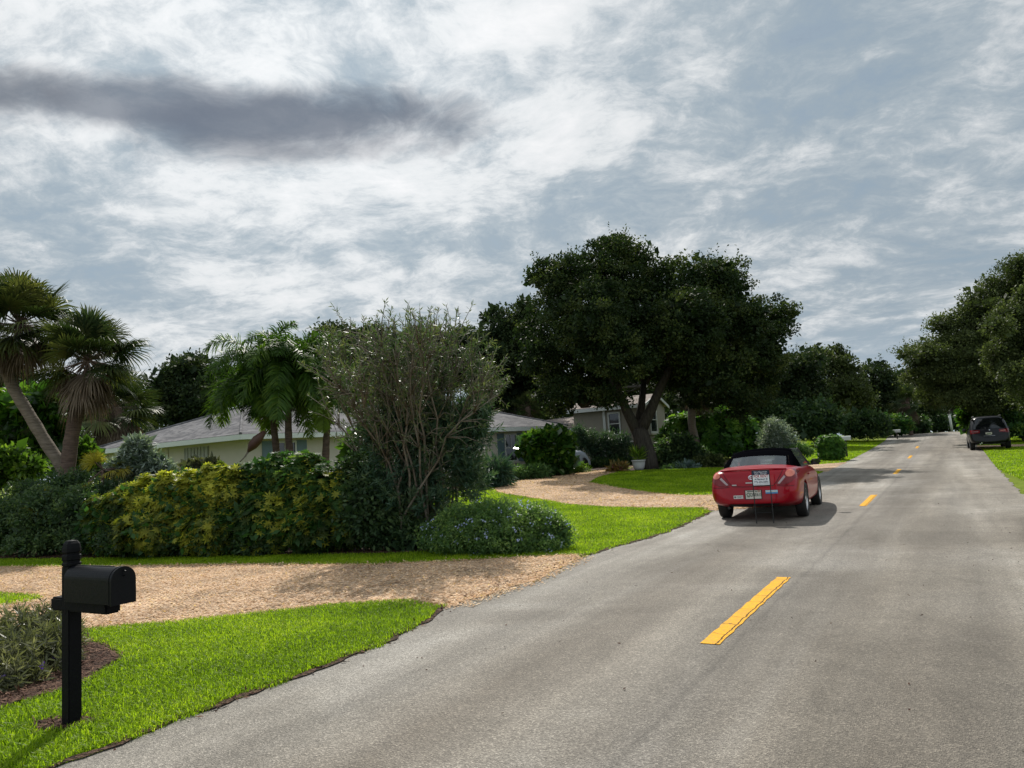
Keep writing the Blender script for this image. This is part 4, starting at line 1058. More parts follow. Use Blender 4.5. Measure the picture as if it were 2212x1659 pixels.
# corner of walls: on line y=ov and on the side line shifted inward
A_ = np.array([[1, -sdir[0]], [0, -sdir[1]]]); rhs = sn * ov - np.array([0, ov])
tt_ = np.linalg.solve(A_, rhs); KW = np.array([0, ov]) + np.array([1, 0]) * tt_[0]
LW = KW + sdir * (LS - 1.2); RW = np.array([LF - .6, ov]); RW2 = np.array([LF - .6, R2[1] - .6]); BW = np.array([B1[0], B1[1] - .6])
b = MB()
ring_ = [KW, RW, RW2, BW, LW]
for i in range(5):
    p, q = ring_[i], ring_[(i + 1) % 5]
    o = len(b.V); b.add([(*p, -.3), (*q, -.3), (*q, ez + .009), (*p, ez + .009)], [(0, 1, 2, 3)])
wall = b.build('wall', M['stucco'], house)
def on_front(px, py):       # facade plane y = ov, local x,z
    d = ray(px, py); dl = np.array([d[0] * fdir[0] + d[1] * fdir[1], -d[0] * fdir[1] + d[1] * fdir[0], d[2]])
    c = np.array([*(-Kp[:2])]); cl = np.array([c @ fdir, c @ np.array([-fdir[1], fdir[0]]), EYE - GZ])
    return cl + dl * ((ov - cl[1]) / dl[1])
def on_side(px, py):
    d = ray(px, py); dl = np.array([d[0] * fdir[0] + d[1] * fdir[1], -d[0] * fdir[1] + d[1] * fdir[0], d[2]])
    c = -Kp[:2]; cl = np.array([c @ fdir, c @ np.array([-fdir[1], fdir[0]]), EYE - GZ])
    s = ((KW - cl[:2]) @ sn) / (dl[:2] @ sn); p = cl + dl * s
    return (p[:2] - KW) @ sdir, p[2]
def window(par, origin, ax, x0, x1, z0, z1, muntin=2, shut=True, frame=.06):
    """origin 2-D point, ax 2-D unit along wall, outward normal on the viewer's side"""
    ax = np.array(ax); nr = np.array([ax[1], -ax[0]]); an = atan2(ax[1], ax[0])
    def B(b, xc, zc, w, h, out, t): 
        p = np.array(origin) + ax * xc + nr * out; b.box((p[0], p[1], zc), (w, t, h), an)
    xm, zm = (x0 + x1) / 2, (z0 + z1) / 2; w, h = x1 - x0, z1 - z0
    b = MB()
    B(b, x0 + frame / 2, zm, frame, h, .03, .06); B(b, x1 - frame / 2, zm, frame, h, .03, .06)
    B(b, xm, z1 - frame / 2, w - 2 * frame, frame, .03, .06); B(b, xm, z0 + frame / 2, w - 2 * frame, frame, .03, .06)
    B(b, xm, zm, w - 2 * frame, .05, .028, .055)
    if muntin: B(b, xm, (zm + z1) / 2, .025, h / 2 - frame - .03, .022, .04)
    wn = b.build('window', M['trim'], par)
    b = MB(); B(b, xm, zm, w - frame, h - frame, .006, .008); b.build('pane', M['pane'], wn)
    b = MB(); B(b, xm, z0 - .05, w + .2, .09, .05, .10); b.build('sill', M['stucco'], wn)
    if shut:
        for s_ in (-1, 1):
            b = MB(); xc = xm + s_ * (w / 2 + .23)
            B(b, xc, zm, .42, h + .06, .02, .036)
            for k in range(int(h / .07)): B(b, xc, z0 + .04 + k * .07, .34, .02, .042, .012)
            b.build('shutter', M['shutter'], par)
    return wn
w0 = on_front(1090, 970); w1 = on_front(1117, 970); zt = on_front(1103, 937)[2]; zb_ = on_front(1103, 997)[2]
window(house, (0, ov), (1, 0), w0[0], w1[0], zb_, zt)
w0 = on_front(590, 975); w1 = on_front(640, 975)
window(house, (0, ov), (1, 0), w0[0], w1[0], zb_ + .05, zt)
g0, gt = on_side(401, 968); g1, gb = on_side(451, 1013)
b = MB(); lo, hi = min(g0, g1), max(g0, g1); an = atan2(sdir[1], sdir[0]); outn = -sn
def SB(b, xc, zc, w, h, out, t):
    p = KW + sdir * xc + outn * out; b.box((p[0], p[1], zc), (w, t, h), an)
gtop = ez - .10; gbot = .25
for k in range(7): SB(b, lo + (hi - lo) * (k + .5) / 7, (gtop + gbot) / 2, (hi - lo) / 7 * .78, gtop - gbot, .03, .03)
SB(b, lo, (gtop + gbot) / 2, .05, gtop - gbot, .035, .06); SB(b, hi, (gtop + gbot) / 2, .05, gtop - gbot, .035, .06)
b.build('louvre_shutter', M['gate'], house)
b = MB(); xx, _ = on_side(364, 980); p = KW + sdir * xx + outn * .03; b.tube([(*p, 0), (*p, ez)], .02, 6); b.build('downpipe', M['stucco'], house)

# ------------------------------------------------------------------ tan house further back
A0 = at(1238, 886, 46); A0g = float(hgt(A0[0], A0[1])) - .2
an2 = radians(-28); ax2 = np.array([cos(an2), sin(an2)])
h2 = empty('tan_house', (A0[0], A0[1], A0g), an2, 'tan stucco house with white trim half hidden behind the big oak trunk', 'house')
he = A0[2] - A0g; W2, D2 = 4.55, 4.2
b = MB(); b.add([(0, 0, 0), (W2, 0, 0), (W2, D2, 0), (0, D2, 0), (0, 0, he), (W2, 0, he), (W2, D2, he), (0, D2, he), (0, D2 / 2, he + .55), (W2, D2 / 2, he + .55)], [(0, 1, 5, 4), (1, 2, 6, 9, 5), (2, 3, 7, 6), (3, 0, 4, 8, 7)]); b.build('wall', M['stucco_tan'], h2)
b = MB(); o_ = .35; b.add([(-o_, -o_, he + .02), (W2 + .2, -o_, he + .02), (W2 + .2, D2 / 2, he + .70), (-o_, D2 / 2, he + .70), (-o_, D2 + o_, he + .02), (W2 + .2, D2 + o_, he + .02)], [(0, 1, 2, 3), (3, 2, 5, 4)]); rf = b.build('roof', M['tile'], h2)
rf.modifiers.new('thickness', 'SOLIDIFY').thickness = .05
b = MB(); band(b, (-o_, -o_ - .035), (W2 + .2, -o_ - .035), he - .22, he - .005, .03); b.build('fascia', M['trim'], h2)
b = MB()
for s_ in (0, 1):
    y0_, y1_ = (-o_, D2 / 2) if s_ == 0 else (D2 + o_, D2 / 2)
    b.add([(W2 + .202, y0_, he - .16), (W2 + .202, y1_, he + .52), (W2 + .202, y1_, he + .69), (W2 + .202, y0_, he + .01), (W2 + .24, y0_, he - .16), (W2 + .24, y1_, he + .52), (W2 + .24, y1_, he + .69), (W2 + .24, y0_, he + .01)], [(0, 1, 2, 3), (7, 6, 5, 4), (0, 4, 5, 1), (3, 2, 6, 7), (0, 3, 7, 4), (1, 5, 6, 2)])
b.build('barge_board', M['trim'], h2)
b = MB(); b.box((2.02, -.03, he / 2), (.16, .05, he - .3)); b.build('corner_trim', M['trim'], h2)
window(h2, (0, 0), (1, 0), 2.25, 3.05, he - 1.75, he - .35, 0, False, .09)
window(h2, (0, 0), (1, 0), 1.2, 2.0, .55, 1.5, 0, False, .09)
window(h2, (0, 0), (1, 0), 3.3, 4.2, .55, 1.5, 0, False, .09)
wn = window(h2, (W2, 0), (0, 1), .9, 2.3, he - 1.75, he - .10, 2, False, .12)
# low wing to the left with a pinkish roof
b = MB(); b.box((-3.2, 2.6, 1.2), (6.3, 4.4, 2.4)); b.build('wing_wall', M['stucco_tan'], h2)
zr0 = he - 1.12
b = MB(); b.add([(-6.8, -.1, zr0), (-.004, -.1, zr0), (-.004, 3.4, zr0 + .95), (-6.8, 3.4, zr0 + .75), (-6.8, 5.2, zr0), (-.004, 5.2, zr0)], [(0, 1, 2, 3), (3, 2, 5, 4)]); wr = b.build('wing_roof', M['tile'], h2)
b = MB(); band(b, (-6.8, -.14), (-.01, -.14), zr0 - .18, zr0 - .01, .03); b.build('wing_fascia', M['trim'], h2)

# covered car under a grey cloth
cv = at(1243, 1001, 41.5); cvz = float(hgt(cv[0], cv[1]))
cc0 = empty('covered_car', (cv[0] - .4, cv[1], cvz + .02), radians(8), 'low car hidden under a grey cloth cover beside the tan house', 'car')
V_ = []; ny_, nx_ = 15, 13
for i in range(ny_):
    t = i / (ny_ - 1); x_ = -2.4 + 3.5 * t
    top_ = np.interp(t, [0, .1, .35, .55, .75, .92, 1], [.2, .75, 1.25, 1.22, .92, .80, .32])
    for j in range(nx_):
        u = -1 + 2 * j / (nx_ - 1); s = abs(u)
        y_ = np.sign(u) * .85 * min(1, s * 1.25) * (1 if t < .9 else .85); z_ = top_ * (1 if s < .72 else 1 - ((s - .72) / .28) ** 1.2 * .80)
        z_ += .03 * sin(9 * t * 3 + 4 * u) * (1 if .05 < t < .95 else 0) + .02 * sin(23 * t + 11 * u)
        V_.append((x_, y_, z_ + .10))
Fc = [(i * nx_ + j, (i + 1) * nx_ + j, (i + 1) * nx_ + j + 1, i * nx_ + j + 1) for i in range(ny_ - 1) for j in range(nx_ - 1)]
link('cloth_cover', pymesh('cloth_cover', V_, Fc, True), M['cover'], cc0)
for sx_ in (-1.6, .65):
    for sy_ in (-.72, .72):
        b = MB(); b.lathe([(0, -.1), (.26, -.1), (.31, -.07), (.31, .07), (.26, .1), (0, .1)], 'y', 20, (sx_, sy_, .30)); b.build('wheel', M['rubber'], cc0, True)

# ------------------------------------------------------------------ vegetation
def ground_at(x, y): return float(hgt(x, y))

def limb_pts(p0, p1, sag=0.0, k=7, wig=.12):
    p0, p1 = np.array(p0, float), np.array(p1, float); L = np.linalg.norm(p1 - p0); out = []
    ph = rng.random(3) * 6
    for i in range(k):
        t = i / (k - 1); q = p0 * (1 - t) + p1 * t
        q = q + np.array([sin(t * 5 + ph[0]), sin(t * 4 + ph[1]), .6 * sin(t * 6 + ph[2])]) * wig * L * .25 * sin(pi * t)
        q[2] += sag * sin(pi * t); out.append(q)
    return np.array(out)

def tree(name, label, cat, base, blobs, clumps, per, L, W, mat, trunk_r, forks, group=None, csize=.6, core=True, barkm='bark', shell=.55, sprigs=0, limbs=14):
    """forks: list of polylines of the trunk in world coordinates with radii"""
    o = empty(name, base, 0, label, cat, group)
    B0 = np.array(base)
    b = MB()
    for pts, r0, r1 in forks: b.tube(np.array(pts) - B0, np.linspace(r0, r1, len(pts)), 10)
    ends = [np.array(f[0][-1]) for f in forks]
    cs = np.array([bb[0] for bb in blobs])
    sel = rng.choice(len(cs), min(limbs, len(cs)), replace=False)
    for i in sel:
        e = ends[int(np.argmin([np.linalg.norm(e_ - cs[i]) for e_ in ends]))]
        tip = e * .3 + cs[i] * .7
        lp = limb_pts(e, tip, .2); b.tube(lp - B0, np.linspace(forks[0][2] * .75, .03, len(lp)), 6)
        for q in range(3):
            s_ = lp[3 + q]; t2 = s_ + rdir(1, .3)[0] * np.mean(blobs[i][1]) * .8
            l2 = limb_pts(s_, t2, .1, 5); b.tube(l2 - B0, np.linspace(.05, .012, 5), 5)
    b.build('trunk', M[barkm], o, True)
    V, I, t, cc = clump_cloud(blobs, clumps, per, L, W, csize, shell)
    Vs, Is, ts = [V], [I], [t]
    if core:
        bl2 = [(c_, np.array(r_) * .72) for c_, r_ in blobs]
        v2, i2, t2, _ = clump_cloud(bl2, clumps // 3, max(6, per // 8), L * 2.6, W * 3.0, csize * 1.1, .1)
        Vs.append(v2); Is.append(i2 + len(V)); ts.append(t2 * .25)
    if sprigs:
        c_ = np.array([bb[0] for bb in blobs]); r_ = np.array([bb[1] for bb in blobs])
        u = rdir(sprigs, .9); pk = rng.integers(0, len(c_), sprigs); s0 = c_[pk] + u * r_[pk] * .86
        kk = 9; ii = np.repeat(np.arange(sprigs), kk); tt = np.tile(np.linspace(0, 1, kk), sprigs)
        up_ = u[ii] * .5 + np.array([0, 0, 1.0])
        P = s0[ii] + up_ * (tt * (.25 + .4 * rng.random(sprigs)[ii]))[:, None]
        v3, i3 = leaves(P, rdir(len(P), .4), rdir(len(P)), L, W * .9)
        n0 = sum(len(v) for v in Vs); Vs.append(v3); Is.append(i3 + n0); ts.append(np.repeat(rng.random(len(P)), 4))
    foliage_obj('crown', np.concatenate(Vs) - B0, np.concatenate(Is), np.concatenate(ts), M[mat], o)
    return o

def shrub(name, label, blobs, clumps, per, L, W, mat, cat='shrub', group=None, csize=.25, shell=.6, extra=None, stems=5, core=True, barkm='bark_dark', flat=.8, up=.5):
    c = np.array([bb[0] for bb in blobs]); x, y = c[:, 0].mean(), c[:, 1].mean(); base = np.array([x, y, ground_at(x, y)])
    o = empty(name, base, 0, label, cat, group)
    V, I, t, cc = clump_cloud(blobs, clumps, per, L, W, csize, shell, flat, up=up)
    Vs, Is, ts = [V], [I], [t]
    if core:
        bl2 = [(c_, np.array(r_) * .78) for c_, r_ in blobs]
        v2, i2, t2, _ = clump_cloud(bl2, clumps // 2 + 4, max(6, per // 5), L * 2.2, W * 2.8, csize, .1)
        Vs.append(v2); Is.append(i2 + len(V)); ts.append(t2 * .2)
    V = np.concatenate(Vs); I = np.concatenate(Is); t = np.concatenate(ts)
    gz_ = hgt(V[:, 0], V[:, 1]) + .01; V[:, 2] = np.maximum(V[:, 2], gz_)
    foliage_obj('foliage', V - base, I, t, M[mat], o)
    if stems:
        b = MB()
        for i in range(stems):
            q = c[rng.integers(len(c))]; g_ = base + np.array([rng.normal() * .15, rng.normal() * .15, -.05]); b.tube(limb_pts(g_, q, 0, 5) - base, np.linspace(.03, .012, 5), 5)
        b.build('stems', M[barkm], o, True)
    if extra:
        mat2, n2, L2, W2_, nm = extra
        r = np.array([bb[1] for bb in blobs]); pk = rng.integers(0, len(c), n2); u = rdir(n2, .35); u[:, 1] -= .4
        u /= np.linalg.norm(u, axis=1)[:, None]
        P = c[pk] + u * r[pk] * (1.0 + .06 * rng.normal(size=n2))[:, None]
        k = P[:, 2] > hgt(P[:, 0], P[:, 1]) + .05; P = P[k]
        kk = 6; P = np.repeat(P, kk, 0) + rng.normal(size=(len(P) * kk, 3)) * L2 * .8
        V2, I2 = leaves(P, rdir(len(P)), rdir(len(P), .3), L2, W2_)
        fo = foliage_obj(nm, V2 - base, I2, np.repeat(rng.random(len(P)), 4), M[mat2], o)
        if n2 > 60: fo['kind'] = 'stuff'
    return o

# --- the big oak in the far island
OY = 36.2
ob = at(1402, 1012, OY); ob[2] = ground_at(ob[0], ob[1])
q = lambda px, py, dy=0.0, y=OY: at(px, py, y + dy)
oak_blobs = px_blobs([(1315, 570, 95, 62), (1215, 600, 85, 52, -1), (1410, 590, 70, 48, 1), (1480, 600, 80, 62, -1), (1570, 625, 70, 62), (1640, 690, 66, 72, 1), (1185, 690, 62, 72, 1), (1270, 690, 110, 80, -3.2), (1380, 680, 110, 90, 3), (1480, 700, 110, 90, -3), (1590, 730, 95, 75, 2.5), (1660, 755, 48, 62, -1), (1170, 770, 48, 62, -1), (1240, 800, 85, 62, 2), (1340, 770, 95, 62, -3.5), (1450, 800, 85, 52, 3), (1560, 800, 90, 58, -2), (1640, 815, 60, 48, 1), (1215, 845, 75, 42, 0), (1520, 845, 62, 38, 2.5), (1600, 855, 65, 40, 0), (1300, 840, 55, 30, 3.0), (1690, 690, 24, 42, 0), (1300, 650, 150, 100), (1450, 690, 160, 110), (1560, 720, 110, 100), (1235, 720, 90, 95), (1390, 760, 150, 75), (1330, 864, 42, 16, -2), (1262, 848, 55, 20, -2), (1330, 528, 45, 26), (1180, 585, 40, 36), (1560, 580, 40, 26)], OY, .95)
kids_ = []
for c_, r_ in oak_blobs:
    for _ in range(2):
        d_ = rdir(1, .2)[0]; kids_.append((c_ + d_ * np.array(r_) * .95, tuple(np.array(r_) * rng.uniform(.28, .5))))
oak_blobs = oak_blobs + kids_
trunkp = [ob + [0, 0, -.2], q(1397, 985), q(1388, 955), q(1380, 925)]
oak = tree('oak_tree', 'biggest dark oak with a forked trunk in the centre behind the far lawn island', 'tree', tuple(ob), oak_blobs, 1900, 90, .145, .085, 'oak', .5,
     [(trunkp, .50, .40), ([q(1378, 935), q(1355, 890), q(1338, 850), q(1325, 800)], .29, .14), ([q(1382, 935), q(1405, 888, -.2), q(1425, 840, -.5), q(1455, 780, -.8)], .31, .15), ([q(1380, 930, .3), q(1385, 880, .8), q(1392, 820, 1.2)], .27, .13), ([q(1345, 862), q(1295, 862, .5), q(1262, 872, 1.0)], .14, .06)], csize=.52, sprigs=110, limbs=20)
# root flare
# --- oaks behind the ranch house
def far_tree(label, px, pyb, y, blobs, mat='oak2', clumps=380, per=70, L=.24, W=.15, group='background trees', lean_=(0, 0), tr=.3, sprigs=25, top_frac=.45, csize=.8, name='oak_tree', barkm='bark_dark', depth=.9):
    b0 = at(px, pyb, y); b0[2] = ground_at(b0[0], b0[1]) - .1
    kids = []
    for bb_ in blobs:
        for _ in range(3):
            a_ = rng.uniform(0, 2 * pi); f_ = rng.uniform(.35, .6); kids.append((bb_[0] + bb_[2] * .82 * cos(a_), bb_[1] - bb_[3] * .82 * sin(a_), bb_[2] * f_, bb_[3] * f_, (bb_[4] if len(bb_) > 4 else 0) + rng.normal() * 1.2))
    bl = px_blobs([(b_[0], b_[1], b_[2] * .9, b_[3] * .9, *b_[4:]) for b_ in blobs] + kids, y, depth)
    cz = np.mean([b_[0] for b_ in bl], axis=0)
    mid = b0 * (1 - top_frac) + np.array([cz[0], cz[1], cz[2]]) * top_frac
    tp_ = np.array([cz[0], cz[1], cz[2]])
    return tree(name, label, 'tree', tuple(b0), bl, clumps, per, L, W, mat, tr, [(limb_pts(b0, mid, 0, 5, .2), tr * 1.25, tr), (limb_pts(mid, tp_, 0, 5, .3), tr, tr * .4)], group, csize, sprigs=sprigs, limbs=8, barkm=barkm)
far_tree('dark oak with a leaning trunk just left of the biggest oak', 1112, 900, 50, [(1060, 730, 90, 48), (1000, 740, 80, 44, -2), (1110, 700, 55, 42), (930, 770, 70, 55, 1), (1090, 790, 70, 55, 1), (1020, 810, 85, 40), (1150, 800, 50, 50, 2), (1165, 860, 60, 36, 3), (1100, 850, 45, 25, 3), (980, 800, 80, 50, 2), (900, 800, 80, 55, 3), (1060, 770, 90, 50, 3), (860, 840, 70, 40, 4), (1110, 760, 60, 60, 2), (1120, 830, 60, 50, 3), (1070, 860, 70, 40, 2)], clumps=1000, per=70, tr=.55, top_frac=.5)
far_tree('dark green tree behind the ranch house and the tall oleander', 690, 880, 52, [(720, 760, 60, 48), (680, 790, 60, 70), (760, 780, 70, 70, 1), (830, 790, 70, 60, 2), (740, 840, 110, 40, 1), (880, 810, 60, 60, 2), (640, 800, 60, 60, 1), (800, 760, 60, 45, 2), (860, 770, 60, 50, 1)], 'oak2', 900, 70)
far_tree('dark rounded tree rising over the left end of the grey roof', 390, 930, 48, [(400, 800, 46, 36), (370, 830, 50, 45), (425, 830, 40, 50, 1), (350, 870, 50, 50), (400, 880, 60, 45), (450, 880, 40, 40, 1)], 'oak2', 300, 60)
far_tree('low dark tree behind the middle of the grey roof', 620, 900, 54, [(560, 830, 60, 50), (640, 840, 70, 50), (500, 845, 60, 45), (450, 850, 50, 40)], 'oak2', 500, 60)
far_tree('dark oak over the right half of the tan house', 1520, 930, 56, [(1500, 780, 80, 60), (1560, 800, 70, 60), (1480, 830, 70, 45), (1580, 860, 70, 40), (1300, 860, 80, 40, 6), (1400, 850, 80, 50, 6)], 'oak2', 460, 70, tr=.4)
far_tree('low tree filling the gap behind the tan house roof', 1240, 920, 66, [(1200, 850, 60, 50), (1270, 850, 60, 45), (1330, 860, 60, 45), (1170, 880, 50, 40), (1390, 880, 60, 40)], 'oak2', 320, 60)
far_tree('bushy oak right of the biggest oak with a bare limb below', 1640, 935, 58, [(1690, 800, 70, 45), (1640, 830, 70, 45), (1720, 790, 50, 40), (1700, 860, 80, 40), (1620, 870, 60, 40), (1740, 840, 55, 45, 1)], 'oak2', 320, 60, tr=.4)
far_tree('lighter olive oak whose top shows above the road left side', 1790, 935, 66, [(1770, 790, 50, 40), (1805, 785, 45, 36), (1830, 810, 45, 40), (1780, 840, 70, 45), (1840, 860, 50, 45), (1740, 870, 50, 45)], 'oak_olive', 300, 56)
far_tree('dark oak with a flat top farther up the road', 1880, 930, 74, [(1880, 815, 50, 36), (1850, 840, 45, 40), (1910, 830, 45, 40), (1890, 870, 60, 40), (1930, 860, 40, 40), (1850, 895, 50, 30)], 'oak2', 260, 50)
far_tree('small dark oak where the tree row meets the road', 1945, 925, 84, [(1935, 820, 40, 30), (1965, 840, 36, 36), (1940, 870, 45, 36), (1985, 870, 36, 36)], 'oak2', 200, 50)
far_tree('distant oak closing the end of the road', 2030, 925, 92, [(2010, 850, 45, 36), (2060, 850, 45, 40), (2100, 850, 40, 45), (2030, 890, 60, 30), (2090, 890, 50, 30), (2140, 870, 40, 45)], 'oak2', 240, 50)
far_tree('dark tree mass at the left edge behind the palms', 40, 960, 44, [(20, 860, 80, 60), (110, 880, 80, 50), (-60, 860, 80, 70), (200, 890, 70, 40), (280, 900, 60, 45)], 'oak2', 260, 60)
# right side oaks
far_tree('large oak on the right overhanging the road behind the parked black car', 2280, 930, 50, [(2200, 610, 80, 50), (2260, 600, 90, 60), (2150, 660, 70, 55), (2090, 700, 60, 45), (2220, 700, 90, 70, -1), (2030, 760, 55, 48), (2100, 770, 80, 60, 1), (2000, 800, 44, 40), (2060, 830, 70, 36), (2180, 790, 80, 60, 1), (2280, 760, 90, 80), (2140, 860, 60, 30, 1), (1985, 770, 30, 34), (2120, 640, 45, 36), (2010, 850, 40, 22, 2), (2330, 650, 90, 80), (2330, 800, 90, 70), (2120, 830, 70, 50, -1), (2060, 800, 60, 50, -1), (2190, 840, 70, 45, -1), (2160, 720, 80, 60, -1.5), (2080, 740, 50, 40, -1)], 'oak_olive', 2600, 85, .145, .09, tr=.55, sprigs=90, csize=.75, depth=.8)
far_tree('paler nearer oak branches hanging in from the right edge', 2380, 960, 37, [(2200, 730, 60, 55), (2170, 780, 45, 40), (2240, 790, 60, 50), (2190, 680, 55, 45), (2250, 690, 70, 70), (2230, 850, 40, 26), (2320, 760, 80, 70)], 'oak_olive', 800, 85, .13, .08, tr=.35, sprigs=40, csize=.6)
# far woods that read as one mass
def woods():
    bl = []
    for a in np.linspace(radians(-72), radians(72), 64):
        for d in (108, 122):
            x, y = d * sin(a) + rng.normal() * 3, d * cos(a) + 12 + rng.normal() * 3
            hh_ = rng.uniform(8.5, 11.5)
            bl.append(((x, y, ground_at(x, y) + hh_ * .45), (4.5, 4.0, hh_ * .5)))
    V, I, t, _ = clump_cloud(bl, 4200, 30, .7, .5, 1.5, .4)
    tag(foliage_obj('far_woods', V, I, t, M['oak2']), kind='stuff')
woods()
# ------------------------------------------------------------------ palms
def fan_leaf(c0, d, plen, flen, nseg, droop, spread=2.1, wseg=.045):
    """petiole from c0 along d, then a fan of split blades"""
    d = d / np.linalg.norm(d)
    up = np.array([0, 0, 1.0]); s = np.cross(d, up); s /= np.linalg.norm(s) + 1e-9; n = np.cross(s, d)
    tip = c0 + d * plen + np.array([0, 0, -1]) * plen * .12 * droop
    roll = rng.normal() * .35; s, n = s * cos(roll) + n * sin(roll), n * cos(roll) - s * sin(roll)
    th = np.linspace(-spread, spread, nseg) + rng.normal(size=nseg) * .03
    L = flen * (1 - .28 * (np.abs(th) / spread) ** 2) * (.9 + .2 * rng.random(nseg))
    e = np.cos(th)[:, None] * d + np.sin(th)[:, None] * s + n * (.16 - .30 * (np.abs(th) / spread))[:, None]
    e /= np.linalg.norm(e, axis=1)[:, None]
    sd = np.cross(e, n); sd /= np.linalg.norm(sd, axis=1)[:, None]
    dr = droop * (.6 + .8 * rng.random(nseg))
    p1 = tip + e * (L * .5)[:, None]; p1[:, 2] -= .06 * dr * L
    p2 = tip + e * (L * .8)[:, None]; p2[:, 2] -= .24 * dr * L
    p3 = tip + e * (L * .97)[:, None]; p3[:, 2] -= .52 * dr * L
    w = wseg * flen
    V = np.stack([tip + sd * w * .12, tip - sd * w * .12, p1 - sd * w * .55, p1 + sd * w * .55, p2 - sd * w * .34, p2 + sd * w * .34, p3], 1).reshape(-1, 3)
    I = np.arange(nseg)[:, None] * 7
    return V, I + np.array([[0, 1, 2, 3]]), I + np.array([[3, 2, 4, 5]]), I + np.array([[5, 4, 6]]), tip

def gather(parts):
    Vs, Q, T, tint = [], [], [], []
    o = 0
    for V, q1, q2, t1, tv in parts:
        Vs.append(V); Q += [q1 + o, q2 + o]; T.append(t1 + o); tint.append(np.clip(tv + .25 * rng.random(len(V) // 7).repeat(7), 0, 1)); o += len(V)
    return np.concatenate(Vs), [np.concatenate(Q), np.concatenate(T)], np.concatenate(tint)

def sabal(label, trunk, r0, r1, crown, rad, nlive=34, ndead=26, group=None, barkm='bark_palm', mat='sabal'):
    base = np.array(trunk[0]); o = empty('fan_palm', tuple(base), 0, label, 'palm tree', group)
    b = MB(); tp = np.array(trunk); tt = np.linspace(0, 1, 26)
    kk = np.linspace(0, 1, len(tp)); P = np.stack([np.interp(tt, kk, tp[:, i]) for i in range(3)], 1)
    for _ in range(3): P[1:-1] = (P[:-2] + P[2:] + 2 * P[1:-1]) / 4
    rr = np.linspace(r0, r1, 26) * (1 + .05 * np.sin(np.arange(26) * 2.4))
    b.tube(P - base, rr, 14); b.build('trunk', M[barkm], o, True)
    c = np.array(crown); live, dead, pet = [], [], MB()
    for i in range(nlive):
        el_ = radians(rng.uniform(-42, 88)); a = 2 * pi * i * .381966 + rng.normal() * .3
        d = np.array([cos(a) * cos(el_), sin(a) * cos(el_), sin(el_)]); pl_ = rad * rng.uniform(.34, .62)
        V, q1, q2, t1, tip = fan_leaf(c, d, pl_, rad * rng.uniform(.44, .58), 40, rng.uniform(.2, .9))
        live.append((V - base, q1, q2, t1, rng.random() * .75)); pet.tube([c - base, tip - base], [.022, .012], 4)
    for i in range(ndead):
        el_ = radians(rng.uniform(-86, -30)); a = rng.uniform(0, 2 * pi)
        d = np.array([cos(a) * cos(el_), sin(a) * cos(el_), sin(el_)])
        V, q1, q2, t1, tip = fan_leaf(c - np.array([0, 0, .12 * rad]), d, rad * rng.uniform(.15, .36), rad * rng.uniform(.40, .52), 30, 1.1, 1.5)
        dead.append((V - base, q1, q2, t1, rng.random() * .75)); pet.tube([c - base, tip - base], [.02, .01], 4)
    V, Fp, t = gather(live); link('crown', npmesh('crown', V, Fp, t), M[mat], o)
    if dead:
        V, Fp, t = gather(dead); link('dead_fronds', npmesh('dead_fronds', V, Fp, t), M['dead'], o)
    pet.build('leaf_stalks', M['bark_palm2'], o)
    return o

PY = 19.5
gb = lambda px, y: (lambda p: np.array([p[0], p[1], ground_at(p[0], p[1])]))(at(px, 1000, y))
u = lambda px, py, y=PY: at(px, py, y)
b1 = u(150, 1080); b1[2] = ground_at(b1[0], b1[1])
sabal('left fan palm with a long bent trunk leaning to the left edge', [b1, u(140, 1010), u(110, 975), u(60, 890), u(22, 830), u(8, 780), u(30, 745)], .165, .135, u(42, 700), 1.66, 58, 20, 'fan palms at the left edge')
b2 = u(146, 1090, 19.0); b2[2] = ground_at(b2[0], b2[1])
sabal('fan palm with a short upright trunk and brown skirt, right of the bent one', [b2, u(146, 1010, 19), u(155, 940, 19), u(172, 870, 19), u(182, 810, 19)], .185, .16, u(190, 778, 19), 1.56, 58, 24, 'fan palms at the left edge', 'bark_palm2')
b3 = u(262, 1000, 38); b3[2] = ground_at(b3[0], b3[1])
sabal('fan palm with hanging grey fronds behind the left end of the roof', [b3, u(258, 950, 38), u(255, 880, 38)], .2, .18, u(250, 880, 38), 2.5, 36, 34, 'fan palms at the left edge', 'bark_palm2')
for (px_, py_, y_, r_, lb) in ((222, 1015, 17.2, .72, 'small bright young fan palm at the foot of the upright palm'), (100, 1100, 16.8, .75, 'young yellowish fan palm poking from the dark shrub at left')):
    c_ = u(px_, py_, y_); g_ = np.array([c_[0], c_[1], ground_at(c_[0], c_[1])])
    sabal(lb, [g_, c_ * .5 + g_ * .5, c_], .05, .04, c_, r_, 9, 0, None, 'bark_palm2', 'yellow_fr')
c_ = u(1960, 868, 70); g_ = np.array([c_[0], c_[1], ground_at(c_[0], c_[1])])
sabal('small distant fan palm under the dark trees left of the road', [g_, (c_ + g_) / 2, c_], .2, .17, c_, 1.9, 26, 10, None, 'bark_palm2')
c_ = u(1516, 830, 42); g_ = u(1513, 985, 42); g_[2] = ground_at(g_[0], g_[1])
sabal('slim palm with a bare grey trunk before the round green bush', [g_, u(1503, 955, 42), u(1494, 920, 42), u(1494, 885, 42), u(1497, 850, 42), c_], .25, .19, c_, 1.7, 40, 24, None, 'bark_palm')
c_ = u(1140, 880, 49); g_ = np.array([c_[0], c_[1], ground_at(c_[0], c_[1])])
sabal('small pale fan palm behind the grey roof right of the leaning trunk', [g_, (c_ + g_) / 2, c_], .2, .17, c_, 1.3, 18, 10, None, 'bark_palm2')

